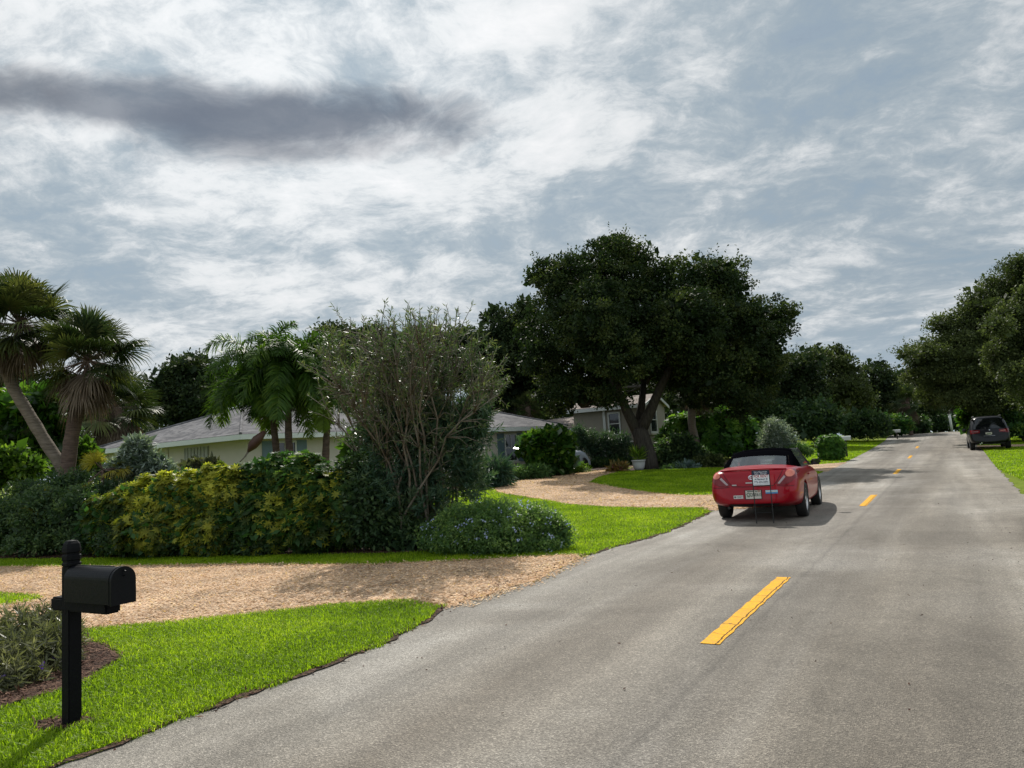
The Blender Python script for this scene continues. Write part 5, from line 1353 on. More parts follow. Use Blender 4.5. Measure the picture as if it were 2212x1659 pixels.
def feather_palm(label, base, bend, top, r0, r1, shaft, nfr, flen, group, ydroop=1.0, yellow=0):
    base = np.array(base); o = empty('feather_palm', tuple(base), 0, label, 'palm tree', group)
    tp = np.array([base, bend, top]); tt = np.linspace(0, 1, 14)
    P = ((1 - tt) ** 2)[:, None] * tp[0] + (2 * tt * (1 - tt))[:, None] * tp[1] + (tt ** 2)[:, None] * tp[2]
    b = MB(); b.tube(P - base, np.linspace(r0, r1, 14) * (1 + .04 * np.sin(np.arange(14) * 3)), 12); b.build('trunk', M['bark_palm2'], o, True)
    d = P[-1] - P[-2]; d /= np.linalg.norm(d)
    c = P[-1] + d * shaft
    b = MB(); b.tube(np.array([P[-1], P[-1] + d * shaft * .3, P[-1] + d * shaft * .75, c]) - base, [r1 * 1.05, r1 * 1.35, r1 * 1.05, r1 * .6], 12); b.build('crown_shaft', M['shaft'], o, True)
    Vs, Q, tin, rach = [], [], [], MB(); n0 = 0
    for i in range(nfr):
        a = 2 * pi * (i * .381966) + rng.normal() * .2; el_ = radians(74 - 62 * (i / max(1, nfr - 1)) + rng.normal() * 7); L = flen * rng.uniform(.85, 1.1)
        d0 = np.array([cos(a) * cos(el_), sin(a) * cos(el_), sin(el_)]); K_ = 30; pos = c.copy(); dirv = d0.copy(); pts = [pos.copy()]
        g = .092 * ydroop * (1.15 - .25 * sin(el_))
        for k in range(K_):
            dirv = dirv + np.array([0, 0, -1]) * g * (.5 + 1.4 * k / K_); dirv /= np.linalg.norm(dirv); pos = pos + dirv * L / K_; pts.append(pos.copy())
        pts = np.array(pts); rach.tube(pts[::5] - base, np.linspace(.018, .004, len(pts[::5])), 4)
        tg = np.gradient(pts, axis=0); tg /= np.linalg.norm(tg, axis=1)[:, None]
        sv = np.cross(tg, [0, 0, 1.0]); sv /= np.linalg.norm(sv, axis=1)[:, None] + 1e-9; nv = np.cross(sv, tg)
        kk = np.repeat(np.arange(3, K_ + 1, 1), 4); fr = kk / K_
        for sgn in (-1, 1):
            ll = flen * .24 * np.sin(np.clip(fr * .9 + .12, 0, 1) * pi) ** .6 * (.85 + .3 * rng.random(len(kk)))
            dd = sgn * sv[kk] * .8 + tg[kk] * .55 + nv[kk] * rng.normal(size=(len(kk), 1)) * .55 + nv[kk] * .15
            dd /= np.linalg.norm(dd, axis=1)[:, None]
            jit = tg[kk] * (rng.random(len(kk)) * L / K_)[:, None]
            p0 = pts[kk] + jit; p1 = p0 + dd * (ll * .5)[:, None]; p1[:, 2] -= ll * .05
            p2 = p0 + dd * (ll * .95)[:, None]; p2[:, 2] -= ll * (.22 + .25 * rng.random(len(kk)))
            wv = np.cross(dd, nv[kk]); wv /= np.linalg.norm(wv, axis=1)[:, None] + 1e-9; w = .029
            V = np.stack([p0 - wv * w * .4, p0 + wv * w * .4, p1 + wv * w * .6, p1 - wv * w * .6, p2 + wv * w * .1, p2 - wv * w * .1], 1).reshape(-1, 3)
            I = np.arange(len(kk))[:, None] * 6 + n0
            Vs.append(V); Q += [I + np.array([[0, 1, 2, 3]]), I + np.array([[3, 2, 4, 5]])]; n0 += len(V)
            tin.append(np.repeat(np.clip(rng.random(len(kk)) * .5 + .4 * rng.random() + (.5 if i >= nfr - yellow else 0), 0, 1), 6))
    V = np.concatenate(Vs); link('fronds', npmesh('fronds', V - base, [np.concatenate(Q)], np.concatenate(tin)), M['adon'], o)
    rach.build('frond_stalks', M['shaft'], o)
    # seed strings below the crown shaft
    b = MB()
    for k in range(26):
        a = rng.uniform(0, 2 * pi); p = P[-1]; q_ = p + np.array([cos(a) * .30, sin(a) * .30, rng.uniform(-.12, .08)]); r_ = q_ + np.array([cos(a) * .16, sin(a) * .16, -.22]); b.tube(np.array([p, q_, r_]) - base, [.008, .005, .003], 4)
    b.build('seed_strings', M['twig'], o)
    return o
for (lb, xb, xm, ym, xt, yt, y_, nf, fl, sh) in (
    ('feather palm with the fullest crown and a thick green neck', 640, 618, 950, 624, 884, 19.8, 28, 2.05, .9),
    ('feather palm leaning left with fronds drooping over the roof corner', 600, 602, 985, 588, 898, 20.4, 28, 2.3, 1.0),
    ('feather palm with a bare ringed trunk at right, near the oleander', 700, 702, 955, 708, 912, 20.4, 16, 1.6, .85)):
    g_ = u(xb, 1060, y_); g_[2] = ground_at(g_[0], g_[1])
    feather_palm(lb, g_, u(xm, ym, y_), u(xt, yt, y_), .12, .085, sh, nf, fl, 'feather palms between hedge and house', 1.0, 2)
# fallen brown sheath hanging in the hedge top
o = empty('fallen_palm_sheath', tuple(u(560, 945, 19.0)), 0, 'dry brown palm sheath hanging at a slant over the hedge top', 'palm sheath')
p_ = np.array([u(572, 932, 19), u(556, 950, 19), u(545, 963, 19), u(536, 976, 19), u(528, 988, 19), u(516, 1000, 19)]) - np.array(u(560, 945, 19.0))
b = MB(); b.tube(p_[:4], [.05, .13, .12, .03], 10); b.build('sheath', M['sheath'], o, True)
b = MB(); b.tube(p_[3:], [.03, .015, .012], 6); b.build('stalk', M['twig'], o, True)

# ------------------------------------------------------------------ oleander with long bare stems
def oleander():
    OYD = 13.9
    base = u(900, 1180, OYD); base[2] = ground_at(base[0], base[1])
    o = empty('oleander', tuple(base), 0, 'tall vase shaped oleander with bare upper stems and red-tipped twigs in the hedge', 'shrub')
    b = MB(); tips = []; path = []
    targets = []
    for i in range(46):
        px_ = rng.uniform(690, 1080); t_ = (px_ - 885) / 205
        pyt = 762 - 40 * (1 - abs(t_)) + 85 * abs(t_) ** 2 + rng.uniform(-45, 45)
        targets.append((px_, pyt, rng.uniform(-1.9, 1.1)))
    targets += [(760, 722, 0), (800, 712, .3), (905, 688, .1), (935, 690, -.2), (950, 700, .3), (985, 718, .2), (870, 720, .4), (735, 715, 0.2), (1010, 715, .5), (1070, 790, 0), (1085, 830, .2), (700, 790, .1)]
    for (px_, py_, dy_) in targets:
        e = u(px_, py_, OYD + dy_); s0 = base + np.array([rng.normal() * .42, .35 + rng.normal() * .3, -.05])
        mid = s0 * .45 + e * .55; mid[:2] = mid[:2] * .75 + s0[:2] * .25; mid[2] += .35
        tt = np.linspace(0, 1, 10)[:, None]
        P = (1 - tt) ** 2 * s0 + 2 * tt * (1 - tt) * mid + tt ** 2 * e
        P[1:-1] += rng.normal(size=(8, 3)) * .05
        b.tube(P - base, np.linspace(.030, .008, 10), 5); path.append(P); tips.append((P[-1], P[-1] - P[-3]))
        for j in (4, 5, 6, 7, 8):
            for _ in range(4):
                d = P[j + 1] - P[j]; d /= np.linalg.norm(d); q_ = P[j] + (d * .6 + rdir(1, .45)[0] * .75) * rng.uniform(.30, .75)
                m_ = (P[j] + q_) / 2 + d * .08; b.tube(np.array([P[j], m_, q_]) - base, [.011, .007, .004], 4); tips.append((q_, q_ - P[j]))
    b.build('stems', M['twig'], o, True)
    T = np.array([t[0] for t in tips]); D = np.array([t[1] for t in tips]); D /= np.linalg.norm(D, axis=1)[:, None]
    ii = np.repeat(np.arange(len(T)), 12); s_ = rng.random(len(ii))
    C = T[ii] - D[ii] * (s_ * .26)[:, None]
    dd = D[ii] * .75 + rdir(len(ii)) * .85
    V, I = leaves(C, dd, rdir(len(ii), .5), .105 * (.7 + .5 * rng.random(len(ii))), .020)
    foliage_obj('upper_leaves', V - base, I, np.repeat(np.clip(.25 + .6 * rng.random(len(ii)) + .2 * (s_ < .2), 0, 1), 4), M['olean_top'], o)
    bm_ = px_blobs([(870, 850, 110, 60), (960, 840, 90, 60), (780, 810, 70, 55), (1040, 830, 50, 50), (730, 770, 45, 45), (900, 780, 110, 50), (1000, 770, 50, 45), (830, 900, 70, 50)], OYD, .8)
    c_ = np.array([q_[0] for q_ in bm_]); r_ = np.array([q_[1] for q_ in bm_]); ns = 230
    pk = rng.integers(0, len(bm_), ns); uu = rdir(ns) * (rng.random(ns) ** .45)[:, None]; S = c_[pk] + uu * r_[pk]
    ax = uu * .7 + np.array([0, 0, .9]) + rng.normal(size=(ns, 3)) * .3; ax /= np.linalg.norm(ax, axis=1)[:, None]
    k = 16; ii = np.repeat(np.arange(ns), k); s_ = rng.random(ns * k)
    C = S[ii] + ax[ii] * (s_ * .34)[:, None]; dd = ax[ii] * .6 + rdir(ns * k) * .9
    V, I = leaves(C, dd, rdir(ns * k, .5), .12 * (.7 + .5 * rng.random(ns * k)), .022)
    foliage_obj('middle_leaves', V - base, I, np.repeat(np.clip(rng.random(ns)[ii] * .6 + .35 * s_, 0, 1), 4), M['olean_top'], o)
    sb_ = MB()
    for q_, a_ in zip(S, ax): sb_.tube(np.array([q_ - a_ * .25, q_, q_ + a_ * .34]) - base, [.006, .005, .003], 4)
    sb_.build('twigs', M['twig'], o)
    # dense lower foliage: upright leafy shoots
    bl = px_blobs([(890, 1030, 80, 70), (830, 1070, 55, 80), (955, 1010, 70, 70), (1000, 960, 46, 40), (890, 940, 60, 40), (935, 1100, 75, 65), (1015, 1040, 28, 55), (870, 1120, 65, 55), (820, 960, 35, 36), (1030, 930, 24, 40), (960, 925, 34, 40)], OYD - .1, .7)
    c_ = np.array([q_[0] for q_ in bl]); r_ = np.array([q_[1] for q_ in bl]); ns = 820
    pk = rng.integers(0, len(bl), ns); uu = rdir(ns) * (rng.random(ns) ** .45)[:, None]; S = c_[pk] + uu * r_[pk]
    ax = uu * .6 + np.array([0, 0, .9]) + rng.normal(size=(ns, 3)) * .3; ax /= np.linalg.norm(ax, axis=1)[:, None]
    k = 26; ii = np.repeat(np.arange(ns), k); s_ = rng.random(ns * k)
    C = S[ii] + ax[ii] * (s_ * .42)[:, None]; dd = ax[ii] * .6 + rdir(ns * k) * .9
    V, I = leaves(C, dd, rdir(ns * k, .5), .15 * (.7 + .5 * rng.random(ns * k)), .026)
    V[:, 2] = np.maximum(V[:, 2], hgt(V[:, 0], V[:, 1]) + .02)
    foliage_obj('lower_leaves', V - base, I, np.repeat(np.clip(rng.random(ns)[ii] * .6 + .35 * s_, 0, 1), 4), M['olean'], o)
oleander()

# ------------------------------------------------------------------ hedges and shrubs
def whorl_shrub(name, label, blobs, n, per, L, W, mat, cat='hedge', group=None, lit_up=.35, shell=.82, core='hedge_g'):
    """schefflera-like: palmate whorls of leaflets set on the surface"""
    c = np.array([b_[0] for b_ in blobs]); r = np.array([b_[1] for b_ in blobs]); x, y = c[:, 0].mean(), c[:, 1].mean(); base = np.array([x, y, ground_at(x, y)])
    o = empty(name, tuple(base), 0, label, cat, group)
    vol = (r[:, 0] * r[:, 1] * r[:, 2]) ** (2 / 3); pk = rng.choice(len(c), n, p=vol / vol.sum())
    uu = rdir(n, .15); uu[:, 1] -= .25; uu /= np.linalg.norm(uu, axis=1)[:, None]
    lump = 1 + .07 * np.sin(uu[:, 0] * 9 + pk) + .06 * np.sin(uu[:, 2] * 11 + pk * 2)
    S = c[pk] + uu * r[pk] * (lump * (shell + (1.03 - shell) * rng.random(n)))[:, None]
    ax = uu * .8 + np.array([0, 0, .55]) + rng.normal(size=(n, 3)) * .35; ax /= np.linalg.norm(ax, axis=1)[:, None]
    t1 = np.cross(ax, rdir(n)); t1 /= np.linalg.norm(t1, axis=1)[:, None]; t2 = np.cross(ax, t1)
    ii = np.repeat(np.arange(n), per); a = np.tile(np.arange(per) * 2 * pi / per, n) + rng.random(n)[ii] * 6
    dd = t1[ii] * np.cos(a)[:, None] + t2[ii] * np.sin(a)[:, None] + ax[ii] * rng.uniform(-.35, .35, n)[ii][:, None]
    V, I = leaves(S[ii], dd, ax[ii] + rng.normal(size=(n * per, 3)) * .15, L * (.75 + .5 * rng.random(n)[ii]), W)
    V[:, 2] = np.maximum(V[:, 2], hgt(V[:, 0], V[:, 1]) + .02)
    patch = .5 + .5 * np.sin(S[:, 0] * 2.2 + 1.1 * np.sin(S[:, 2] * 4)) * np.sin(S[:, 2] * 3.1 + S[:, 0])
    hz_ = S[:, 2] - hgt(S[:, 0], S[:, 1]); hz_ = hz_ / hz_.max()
    tv = np.clip(.22 * patch + .60 * rng.random(n) + lit_up * .20 + .34 * (hz_ - .55), 0, 1)  # tint rises with height: a sunlit top put into the leaf colour
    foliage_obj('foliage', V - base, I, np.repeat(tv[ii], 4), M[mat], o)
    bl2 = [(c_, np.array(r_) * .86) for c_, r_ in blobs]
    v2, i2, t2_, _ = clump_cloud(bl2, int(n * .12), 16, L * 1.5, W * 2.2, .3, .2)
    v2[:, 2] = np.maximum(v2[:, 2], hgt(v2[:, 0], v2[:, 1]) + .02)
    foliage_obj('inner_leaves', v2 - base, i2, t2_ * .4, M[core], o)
    b = MB()
    for k in range(7):
        e = c[rng.integers(len(c))]; g_ = np.array([e[0], e[1], ground_at(e[0], e[1]) - .03]) + np.array([rng.normal() * .1, rng.normal() * .1, 0]); b.tube(limb_pts(g_, e + [0, 0, .1], 0, 5) - base, np.linspace(.03, .015, 5), 5)
    b.build('stems', M['bark_dark'], o, True)
    return o
def hb(lst): return px_blobs([(a_, b_, c_, d_, e_) for a_, b_, c_, d_, e_ in lst], 0, .55)
# y passed as the depth itself (base depth 0)
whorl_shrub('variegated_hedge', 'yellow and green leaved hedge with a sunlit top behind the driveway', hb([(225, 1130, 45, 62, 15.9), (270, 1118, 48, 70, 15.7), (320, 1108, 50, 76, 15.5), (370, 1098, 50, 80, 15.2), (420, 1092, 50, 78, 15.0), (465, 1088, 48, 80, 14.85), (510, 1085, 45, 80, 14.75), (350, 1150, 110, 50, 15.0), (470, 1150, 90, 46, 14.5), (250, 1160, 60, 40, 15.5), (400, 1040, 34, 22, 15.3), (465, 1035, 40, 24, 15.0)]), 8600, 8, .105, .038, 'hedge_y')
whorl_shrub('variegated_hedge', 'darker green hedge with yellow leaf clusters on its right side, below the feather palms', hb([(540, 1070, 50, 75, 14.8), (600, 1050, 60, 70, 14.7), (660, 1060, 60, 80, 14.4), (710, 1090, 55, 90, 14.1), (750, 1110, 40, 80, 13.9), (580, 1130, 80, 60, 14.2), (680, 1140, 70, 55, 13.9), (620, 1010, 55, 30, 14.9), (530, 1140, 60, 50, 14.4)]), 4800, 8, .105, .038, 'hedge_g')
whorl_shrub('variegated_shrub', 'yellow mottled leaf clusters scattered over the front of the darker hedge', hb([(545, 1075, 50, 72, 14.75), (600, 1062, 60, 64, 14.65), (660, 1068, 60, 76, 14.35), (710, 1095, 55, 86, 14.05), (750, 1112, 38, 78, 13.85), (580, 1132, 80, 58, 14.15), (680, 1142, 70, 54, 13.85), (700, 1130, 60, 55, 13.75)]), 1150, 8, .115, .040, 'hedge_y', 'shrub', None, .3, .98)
shrub('hedge_shrub', 'dark green shrub filling the hedge end under the oleander', px_blobs([(790, 1100, 55, 80), (840, 1140, 70, 50), (770, 1020, 35, 40, .3), (900, 1160, 50, 32, -.2)], 13.7, .6), 420, 34, .10, .05, 'dark_shrub', csize=.22)
shrub('yellow_green_shrub', 'yellow green leafy shrub against the house wall left of the oleander', px_blobs([(775, 960, 22, 30), (800, 985, 30, 30), (765, 995, 25, 25)], 16.5, .8), 110, 26, .12, .06, 'bright_shrub', csize=.2)
shrub('dark_hedge', 'dark feathery hedge at the left edge behind the gravel driveway', px_blobs([(20, 1130, 70, 66), (100, 1120, 70, 75, -.3), (170, 1120, 55, 75, -.6), (60, 1090, 60, 55, .5), (150, 1060, 70, 45, .5), (-60, 1120, 80, 70, .6), (240, 1070, 45, 40, .2), (200, 1165, 60, 30, -.9), (90, 1170, 80, 25, -.5), (-10, 1175, 60, 22, .1)], 16.8, .6), 900, 42, .085, .035, 'dark_shrub', 'hedge', csize=.22)
shrub('fern_shrub', 'low dark shrubs along the foot of the yellow hedge', px_blobs([(280, 1165, 70, 28), (380, 1168, 70, 26, -.4), (470, 1172, 60, 24, -.8), (560, 1175, 50, 22, -1.1)], 15.2, .5), 260, 34, .08, .035, 'dark_shrub', csize=.16)
shrub('silver_shrub', 'silver leaved shrub glinting in front of the roof end', px_blobs([(292, 990, 26, 30), (298, 962, 13, 18), (268, 1012, 32, 22), (330, 1012, 34, 20), (356, 1024, 22, 12), (310, 1000, 30, 24)], 17.6, .8), 420, 36, .13, .034, 'silver', csize=.22, core=True)
shrub('bright_shrub', 'bright yellow green shrub behind the upright palm trunk', px_blobs([(180, 972, 16, 20), (188, 990, 22, 18), (172, 990, 16, 18)], 21.5, .8), 130, 26, .13, .075, 'bright_shrub', csize=.2)
far_l = [(60, 880, 60, 42), (30, 930, 60, 50), (105, 930, 42, 55), (90, 880, 40, 40, -.5), (-20, 900, 60, 60), (60, 980, 70, 40)]
shrub('broadleaf_tree', 'glossy big-leaved tree glowing green behind the bent palm trunk', px_blobs(far_l, 23.5, .8), 420, 26, .30, .12, 'broad', 'tree', csize=.38, stems=4)
shrub('bright_shrub', 'low lime green shrub at the left edge under the big-leaved tree', px_blobs([(20, 990, 45, 28), (60, 1010, 40, 22), (-10, 1030, 40, 22)], 20.5, .8), 130, 24, .16, .08, 'bright_shrub', csize=.22)
shrub('red_leaf_shrub', 'small dark red leaved shrub under the louvre shutter', px_blobs([(430, 1012, 30, 16), (455, 1008, 22, 14), (410, 1020, 20, 12)], 20.0, .8), 80, 22, .13, .06, 'purple_leaf', csize=.18)
shrub('plumbago', 'rounded plumbago bush with pale blue flowers at the driveway corner', px_blobs([(1000, 1130, 62, 46, .25), (1070, 1122, 70, 46, .2), (1140, 1130, 70, 46), (1190, 1152, 46, 40, -.1), (1000, 1165, 70, 36), (1090, 1170, 80, 36, -.25), (1160, 1178, 62, 26, -.3), (945, 1160, 40, 36, .35), (1060, 1150, 90, 46)], 12.5, .75), 1150, 40, .050, .024, 'plumb', extra=('flower', 85, .034, .03, 'flowers'), csize=.14, shell=.75)
# foreground plant beside the mailbox
def spiky(name, label, blobs, ns, k, L, W, mat, fl=None, cat='shrub', h=.42):
    c = np.array([b_[0] for b_ in blobs]); r = np.array([b_[1] for b_ in blobs]); x, y = c[:, 0].mean(), c[:, 1].mean(); base = np.array([x, y, ground_at(x, y)])
    o = empty(name, tuple(base), 0, label, cat)
    pk = rng.integers(0, len(c), ns); uu = rdir(ns) * (rng.random(ns) ** .4)[:, None]; S = c[pk] + uu * r[pk]
    ax = uu * .5 + np.array([0, 0, .9]) + rng.normal(size=(ns, 3)) * .35; ax /= np.linalg.norm(ax, axis=1)[:, None]
    ii = np.repeat(np.arange(ns), k); s_ = rng.random(ns * k); C = S[ii] + ax[ii] * (s_ * h)[:, None]; dd = ax[ii] * .55 + rdir(ns * k) * .9
    V, I = leaves(C, dd, rdir(ns * k, .4), L * (.6 + .7 * rng.random(ns * k)), W, .12)
    V[:, 2] = np.maximum(V[:, 2], hgt(V[:, 0], V[:, 1]) + .035)
    foliage_obj('foliage', V - base, I, np.repeat(np.clip(rng.random(ns)[ii] * .5 + .5 * rng.random(ns * k), 0, 1), 4), M[mat], o)
    b = MB()
    for j in range(min(ns, 140)):
        g_ = np.array([S[j][0], S[j][1], ground_at(S[j][0], S[j][1])]) ; g_[:2] = g_[:2] * .6 + base[:2] * .4
        b.tube(np.array([g_, (g_ + S[j]) / 2 + rng.normal(size=3) * .02, S[j] + ax[j] * h]) - base, [.005, .004, .002], 4)
    b.build('stems', M['twig'], o)
    if fl:
        P = S[:fl] + ax[:fl] * h; P = np.repeat(P, 6, 0) + rng.normal(size=(len(P) * 6, 3)) * .008
        v, i_ = leaves(P, rdir(len(P)), rdir(len(P)), .026, .022); foliage_obj('flowers', v - base, i_, np.repeat(rng.random(len(P)), 4), M['purple_flower'], o)
    return o
spiky('dusky_bush', 'dusky narrow-leaved bush with violet flowers in the mulch left of the mailbox', px_blobs([(30, 1400, 70, 62, .4), (90, 1395, 62, 58, .5), (-50, 1400, 70, 66, .3), (60, 1450, 80, 55, -.1), (-40, 1460, 90, 55, -.3), (118, 1430, 30, 55, .2), (128, 1385, 24, 42, .6), (10, 1490, 60, 26, -.4)], 6.3, .8), 620, 30, .095, .014, 'purple_leaf', 14, h=.16)

# far-drive planting
shrub('liriope_clump', 'grassy dark green mound at the left end of the far driveway', px_blobs([(1050, 1020, 28, 26), (1075, 1015, 20, 26), (1035, 1045, 22, 16), (1075, 1040, 22, 14)], 29.0, .8), 170, 26, .28, .025, 'olean', csize=.3)
shrub('sea_grape', 'big round-leaved bush covering the wall right of the shuttered window', px_blobs([(1160, 955, 28, 20), (1190, 950, 30, 20), (1205, 975, 28, 24), (1162, 980, 24, 20), (1140, 962, 14, 16), (1170, 1000, 26, 18), (1215, 955, 18, 20), (1210, 995, 20, 18)], 35.0, .8), 300, 26, .24, .20, 'broad', csize=.4)
shrub('fern_bed', 'low feathery green plants edging the far driveway below the window', px_blobs([(1120, 1022, 22, 11), (1150, 1020, 24, 12), (1172, 1020, 16, 10), (1105, 1028, 16, 9)], 33.3, .9), 150, 24, .18, .03, 'plumb', csize=.22)
shrub('dark_shrub', 'dark shrub between the big leaved bush and the far driveway', px_blobs([(1195, 1016, 24, 14), (1215, 1012, 20, 13), (1180, 1022, 18, 9)], 35.6, .9), 110, 22, .2, .10, 'dark_shrub', csize=.25)
shrub('bromeliad', 'yellow green bromeliads in front of the covered car', px_blobs([(1243, 1012, 14, 8), (1225, 1016, 16, 8), (1258, 1013, 8, 6)], 37.0, .9), 46, 22, .30, .05, 'bright_shrub', csize=.22, stems=0, core=False)
for (px_, py_, rx_, ry_, lb) in ((1252, 930, 14, 28, 'leftmost thin dark oleander before the tan house'), (1280, 945, 18, 34, 'dark oleander under the tan wall corner'), (1312, 945, 20, 40, 'tall dark oleander over the tan house window'), (1345, 950, 18, 44, 'dark oleander just left of the biggest oak trunk')):
    shrub('oleander_shrub', lb, px_blobs([(px_, py_ + 14, rx_, ry_ * .75), (px_ + 4, py_ + 30, rx_, 18), (px_ - 4, py_ + 2, rx_ * .6, 18)], 42.5, .8), 95, 24, .22, .04, 'olean', csize=.35, core=False, stems=9, group='oleanders screening the tan house')
shrub('low_shrub', 'low green shrubs along the back of the far driveway', px_blobs([(1290, 1002, 26, 8), (1330, 1000, 22, 9), (1350, 1003, 14, 8)], 42.0, .9), 100, 22, .2, .08, 'dark_shrub', csize=.25)
# pot with a plant beside the trunk
pp_ = at(1381, 1017, 35.6); pz = ground_at(pp_[0], pp_[1]) + .02
pt = empty('plant_pot', (pp_[0], pp_[1], pz), 0, 'white round pot with a yellow green plant at the foot of the biggest oak', 'plant pot')
b = MB(); b.lathe([(0, 0), (.19, 0), (.26, .12), (.30, .30), (.31, .42), (.335, .43), (.335, .48), (.29, .48), (.28, .42), (0, .41)], 'z', 28); b.build('pot', M['pot'], pt, True)
n = 260; a = rng.uniform(0, 2 * pi, n); d = np.stack([np.cos(a), np.sin(a), rng.uniform(.3, 2.2, n)], 1)
v, i_ = leaves(np.stack([.12 * np.cos(a), .12 * np.sin(a), .44 + .45 * rng.random(n)], 1), d, rdir(n, .5), .34 * (.5 + rng.random(n)), .05); foliage_obj('plant', v, i_, np.repeat(rng.random(n), 4), M['bright_shrub'], pt)
shrub('croton', 'small croton with reddish and yellow leaves left of the white pot', px_blobs([(1338, 1012, 16, 11), (1325, 1016, 10, 7)], 35.6, .9), 70, 20, .16, .05, 'croton', csize=.18, extra=('magenta', 14, .06, .05, 'flowers'))
shrub('dark_shrub', 'dark leafy shrub right of the biggest oak trunk', px_blobs([(1440, 985, 34, 34), (1425, 1015, 32, 16), (1470, 965, 30, 30), (1500, 990, 34, 30)], 37.5, .8), 300, 26, .20, .09, 'dark_shrub', csize=.35)
shrub('agave_shrub', 'blue grey succulent shrub at the front of the oak bed', px_blobs([(1482, 1015, 22, 13), (1465, 1023, 16, 9), (1500, 1023, 16, 9)], 34.6, .9), 110, 18, .20, .055, 'agave', csize=.2)
shrub('olive_shrub', 'olive brown shrub at the right end of the oak bed', px_blobs([(1520, 1005, 26, 20), (1540, 1000, 20, 18), (1505, 1022, 30, 11)], 35.4, .8), 170, 26, .16, .07, 'oak_olive', csize=.25)
shrub('dark_shrub', 'low dark shrub at the front left of the oak bed', px_blobs([(1430, 1025, 26, 10), (1455, 1018, 22, 12)], 34.8, .8), 100, 24, .15, .06, 'dark_shrub', csize=.2)
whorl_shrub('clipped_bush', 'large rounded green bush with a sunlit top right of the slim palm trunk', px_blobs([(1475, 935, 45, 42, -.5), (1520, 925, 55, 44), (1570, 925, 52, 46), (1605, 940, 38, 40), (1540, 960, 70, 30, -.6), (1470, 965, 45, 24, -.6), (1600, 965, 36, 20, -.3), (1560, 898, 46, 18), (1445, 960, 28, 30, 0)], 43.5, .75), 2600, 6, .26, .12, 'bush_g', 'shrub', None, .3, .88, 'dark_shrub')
shrub('grey_oleander', 'grey green oleander with pinkish tips behind the red car top', px_blobs([(1675, 925, 26, 26), (1690, 950, 32, 26), (1660, 955, 24, 22), (1705, 965, 20, 16)], 40.5, .8), 190, 28, .19, .032, 'silver', csize=.3)
shrub('pale_shrub', 'low pale green shrub right of the grey oleander', px_blobs([(1728, 970, 22, 10), (1712, 974, 16, 8), (1745, 976, 12, 7)], 39.5, .9), 110, 22, .13, .03, 'plumb', csize=.18)
# clipped round bush by the far drive
cb = at(1797, 993, 40.0); cb[2] = ground_at(cb[0], cb[1])
k = 40.0 / F
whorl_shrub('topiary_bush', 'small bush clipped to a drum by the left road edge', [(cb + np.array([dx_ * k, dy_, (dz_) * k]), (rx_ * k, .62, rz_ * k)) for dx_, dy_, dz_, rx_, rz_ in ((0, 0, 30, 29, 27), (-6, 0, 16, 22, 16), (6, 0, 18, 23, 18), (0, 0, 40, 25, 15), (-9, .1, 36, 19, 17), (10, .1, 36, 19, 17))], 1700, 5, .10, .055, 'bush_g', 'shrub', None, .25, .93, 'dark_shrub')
# undergrowth below the tree rows (each a shrub)
for (px_, py_, y_, rx_, ry_, mat_, lb) in (
    (1760, 905, 54, 60, 45, 'dark_shrub', 'deep shadow shrubs behind the drum shaped bush'),
    (1870, 915, 62, 50, 32, 'dark_shrub', 'dark roadside shrubs beyond the drum shaped bush'),
    (1690, 900, 56, 50, 40, 'dark_shrub', 'dark shrubs behind the grey oleander'),
    (1930, 915, 68, 36, 22, 'hedge_g', 'yellowish green shrub by the far left road edge'),
    (1975, 915, 76, 30, 18, 'dark_shrub', 'far dark shrubs where the road tops the rise'),
    (2030, 912, 84, 30, 16, 'dark_shrub', 'shrubs behind the two pale posts'),
    (2085, 905, 80, 30, 24, 'dark_shrub', 'dark shrubs straight beyond the road crest')):
    shrub('roadside_shrub', lb, px_blobs([(px_, py_, rx_, ry_), (px_ - rx_ * .5, py_ + 8, rx_ * .6, ry_ * .7), (px_ + rx_ * .5, py_ + 6, rx_ * .6, ry_ * .7)], y_, .7), 200, 24, .26, .14, mat_, csize=.5)
shrub('bright_tree', 'bright green leafy bush behind the black car', px_blobs([(2105, 880, 26, 18), (2140, 882, 30, 22), (2120, 900, 40, 24), (2090, 905, 16, 20)], 52, .8), 260, 26, .26, .18, 'broad', csize=.4)
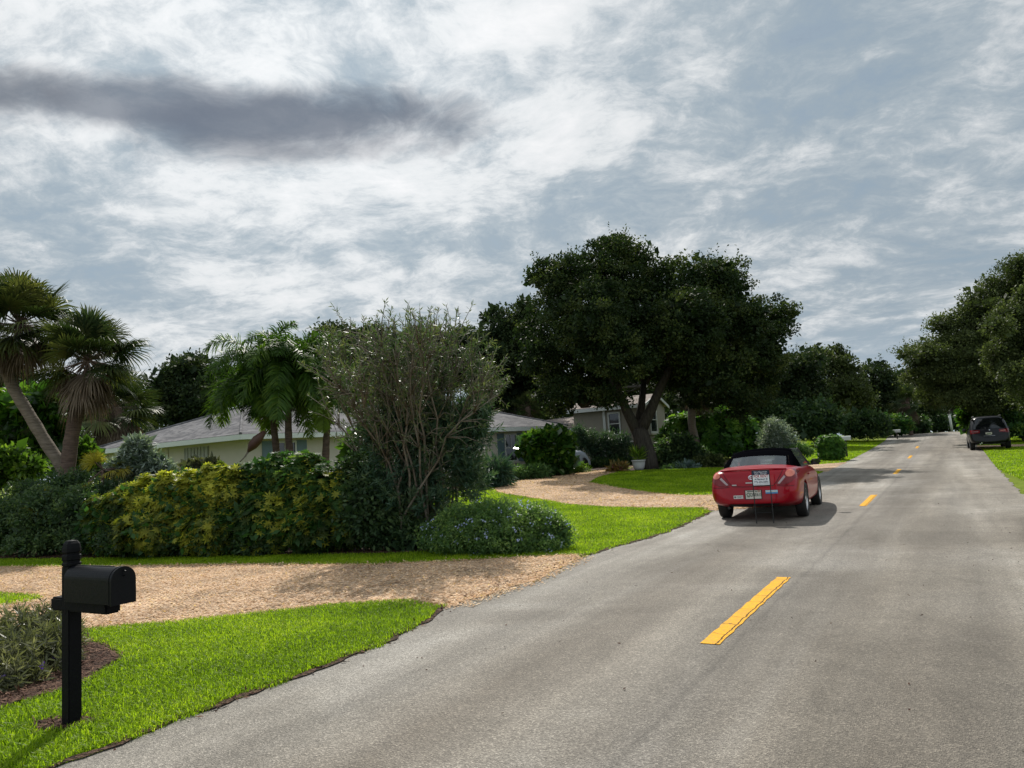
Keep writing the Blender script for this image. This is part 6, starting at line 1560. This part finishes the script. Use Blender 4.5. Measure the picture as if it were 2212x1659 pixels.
shrub('right_hedge', 'clipped green hedge tier right of the black car', px_blobs([(2200, 905, 44, 14), (2240, 900, 50, 16), (2170, 912, 20, 10)], 50, .8), 200, 24, .2, .11, 'hedge_g', 'hedge', csize=.35)
shrub('right_hedge', 'lower hedge row at the right edge beside the black car', px_blobs([(2195, 930, 34, 9), (2240, 926, 50, 11)], 47.5, .8), 150, 24, .2, .11, 'hedge_g', 'hedge', csize=.3)
shrub('dark_shrub', 'dark bushes in shade under the right oak', px_blobs([(2230, 875, 60, 26), (2170, 870, 40, 24), (2290, 880, 60, 40)], 55, .8), 220, 24, .3, .16, 'dark_shrub', csize=.5)
# posts, far mailboxes
for (px_, y_, h_, lb) in ((2056, 78, 1.8, 'nearer thick pale post past the road crest'), (2074, 82, 1.7, 'thinner pale post right of the thick one')):
    p = at(px_, 932, y_); g = ground_at(p[0], p[1]); o = empty('gate_post', (p[0], p[1], g), 0, lb, 'post', 'pale posts beyond the crest')
    b = MB(); b.tube([(.04, 0, 0), (0, 0, h_ * .5), (-.04, 0, h_)], .125 if y_ < 80 else .085, 10); b.build('shaft', M['concrete'], o, True)
    b = MB(); b.box((-.04, 0, h_ + .03), (.30 if y_ < 80 else .2, .30 if y_ < 80 else .2, .06), bev=.01); b.build('cap', M['concrete'], o)
def small_mailbox(px, py, y, lb, rz, col):
    p = at(px, py, y); g = ground_at(p[0], p[1]); top_ = p[2] - g
    o = empty('mailbox', (p[0], p[1], g), rz, lb, 'mailbox'); b = MB(); b.box((0, 0, top_ / 2), (.10, .10, max(.2, top_))); b.build('post', M['bark_dark'], o)
    b = MB(); V, Fc = arch_body(-.28, .28, .2, .24, top_); b.add(V, Fc); b.build('box', M[col], o); b = MB(); V, Fc = arch_body(.281, .295, .21, .25, top_ - .005); b.add(V, Fc); b.build('door', M[col], o)
small_mailbox(1826, 951, 42.5, 'small pale mailbox behind the drum shaped bush', radians(-20), 'concrete')
small_mailbox(1937, 934, 64, 'distant white mailbox under the trees left of the road', radians(-20), 'trim')
print('PY-DONE', len(bpy.data.objects))
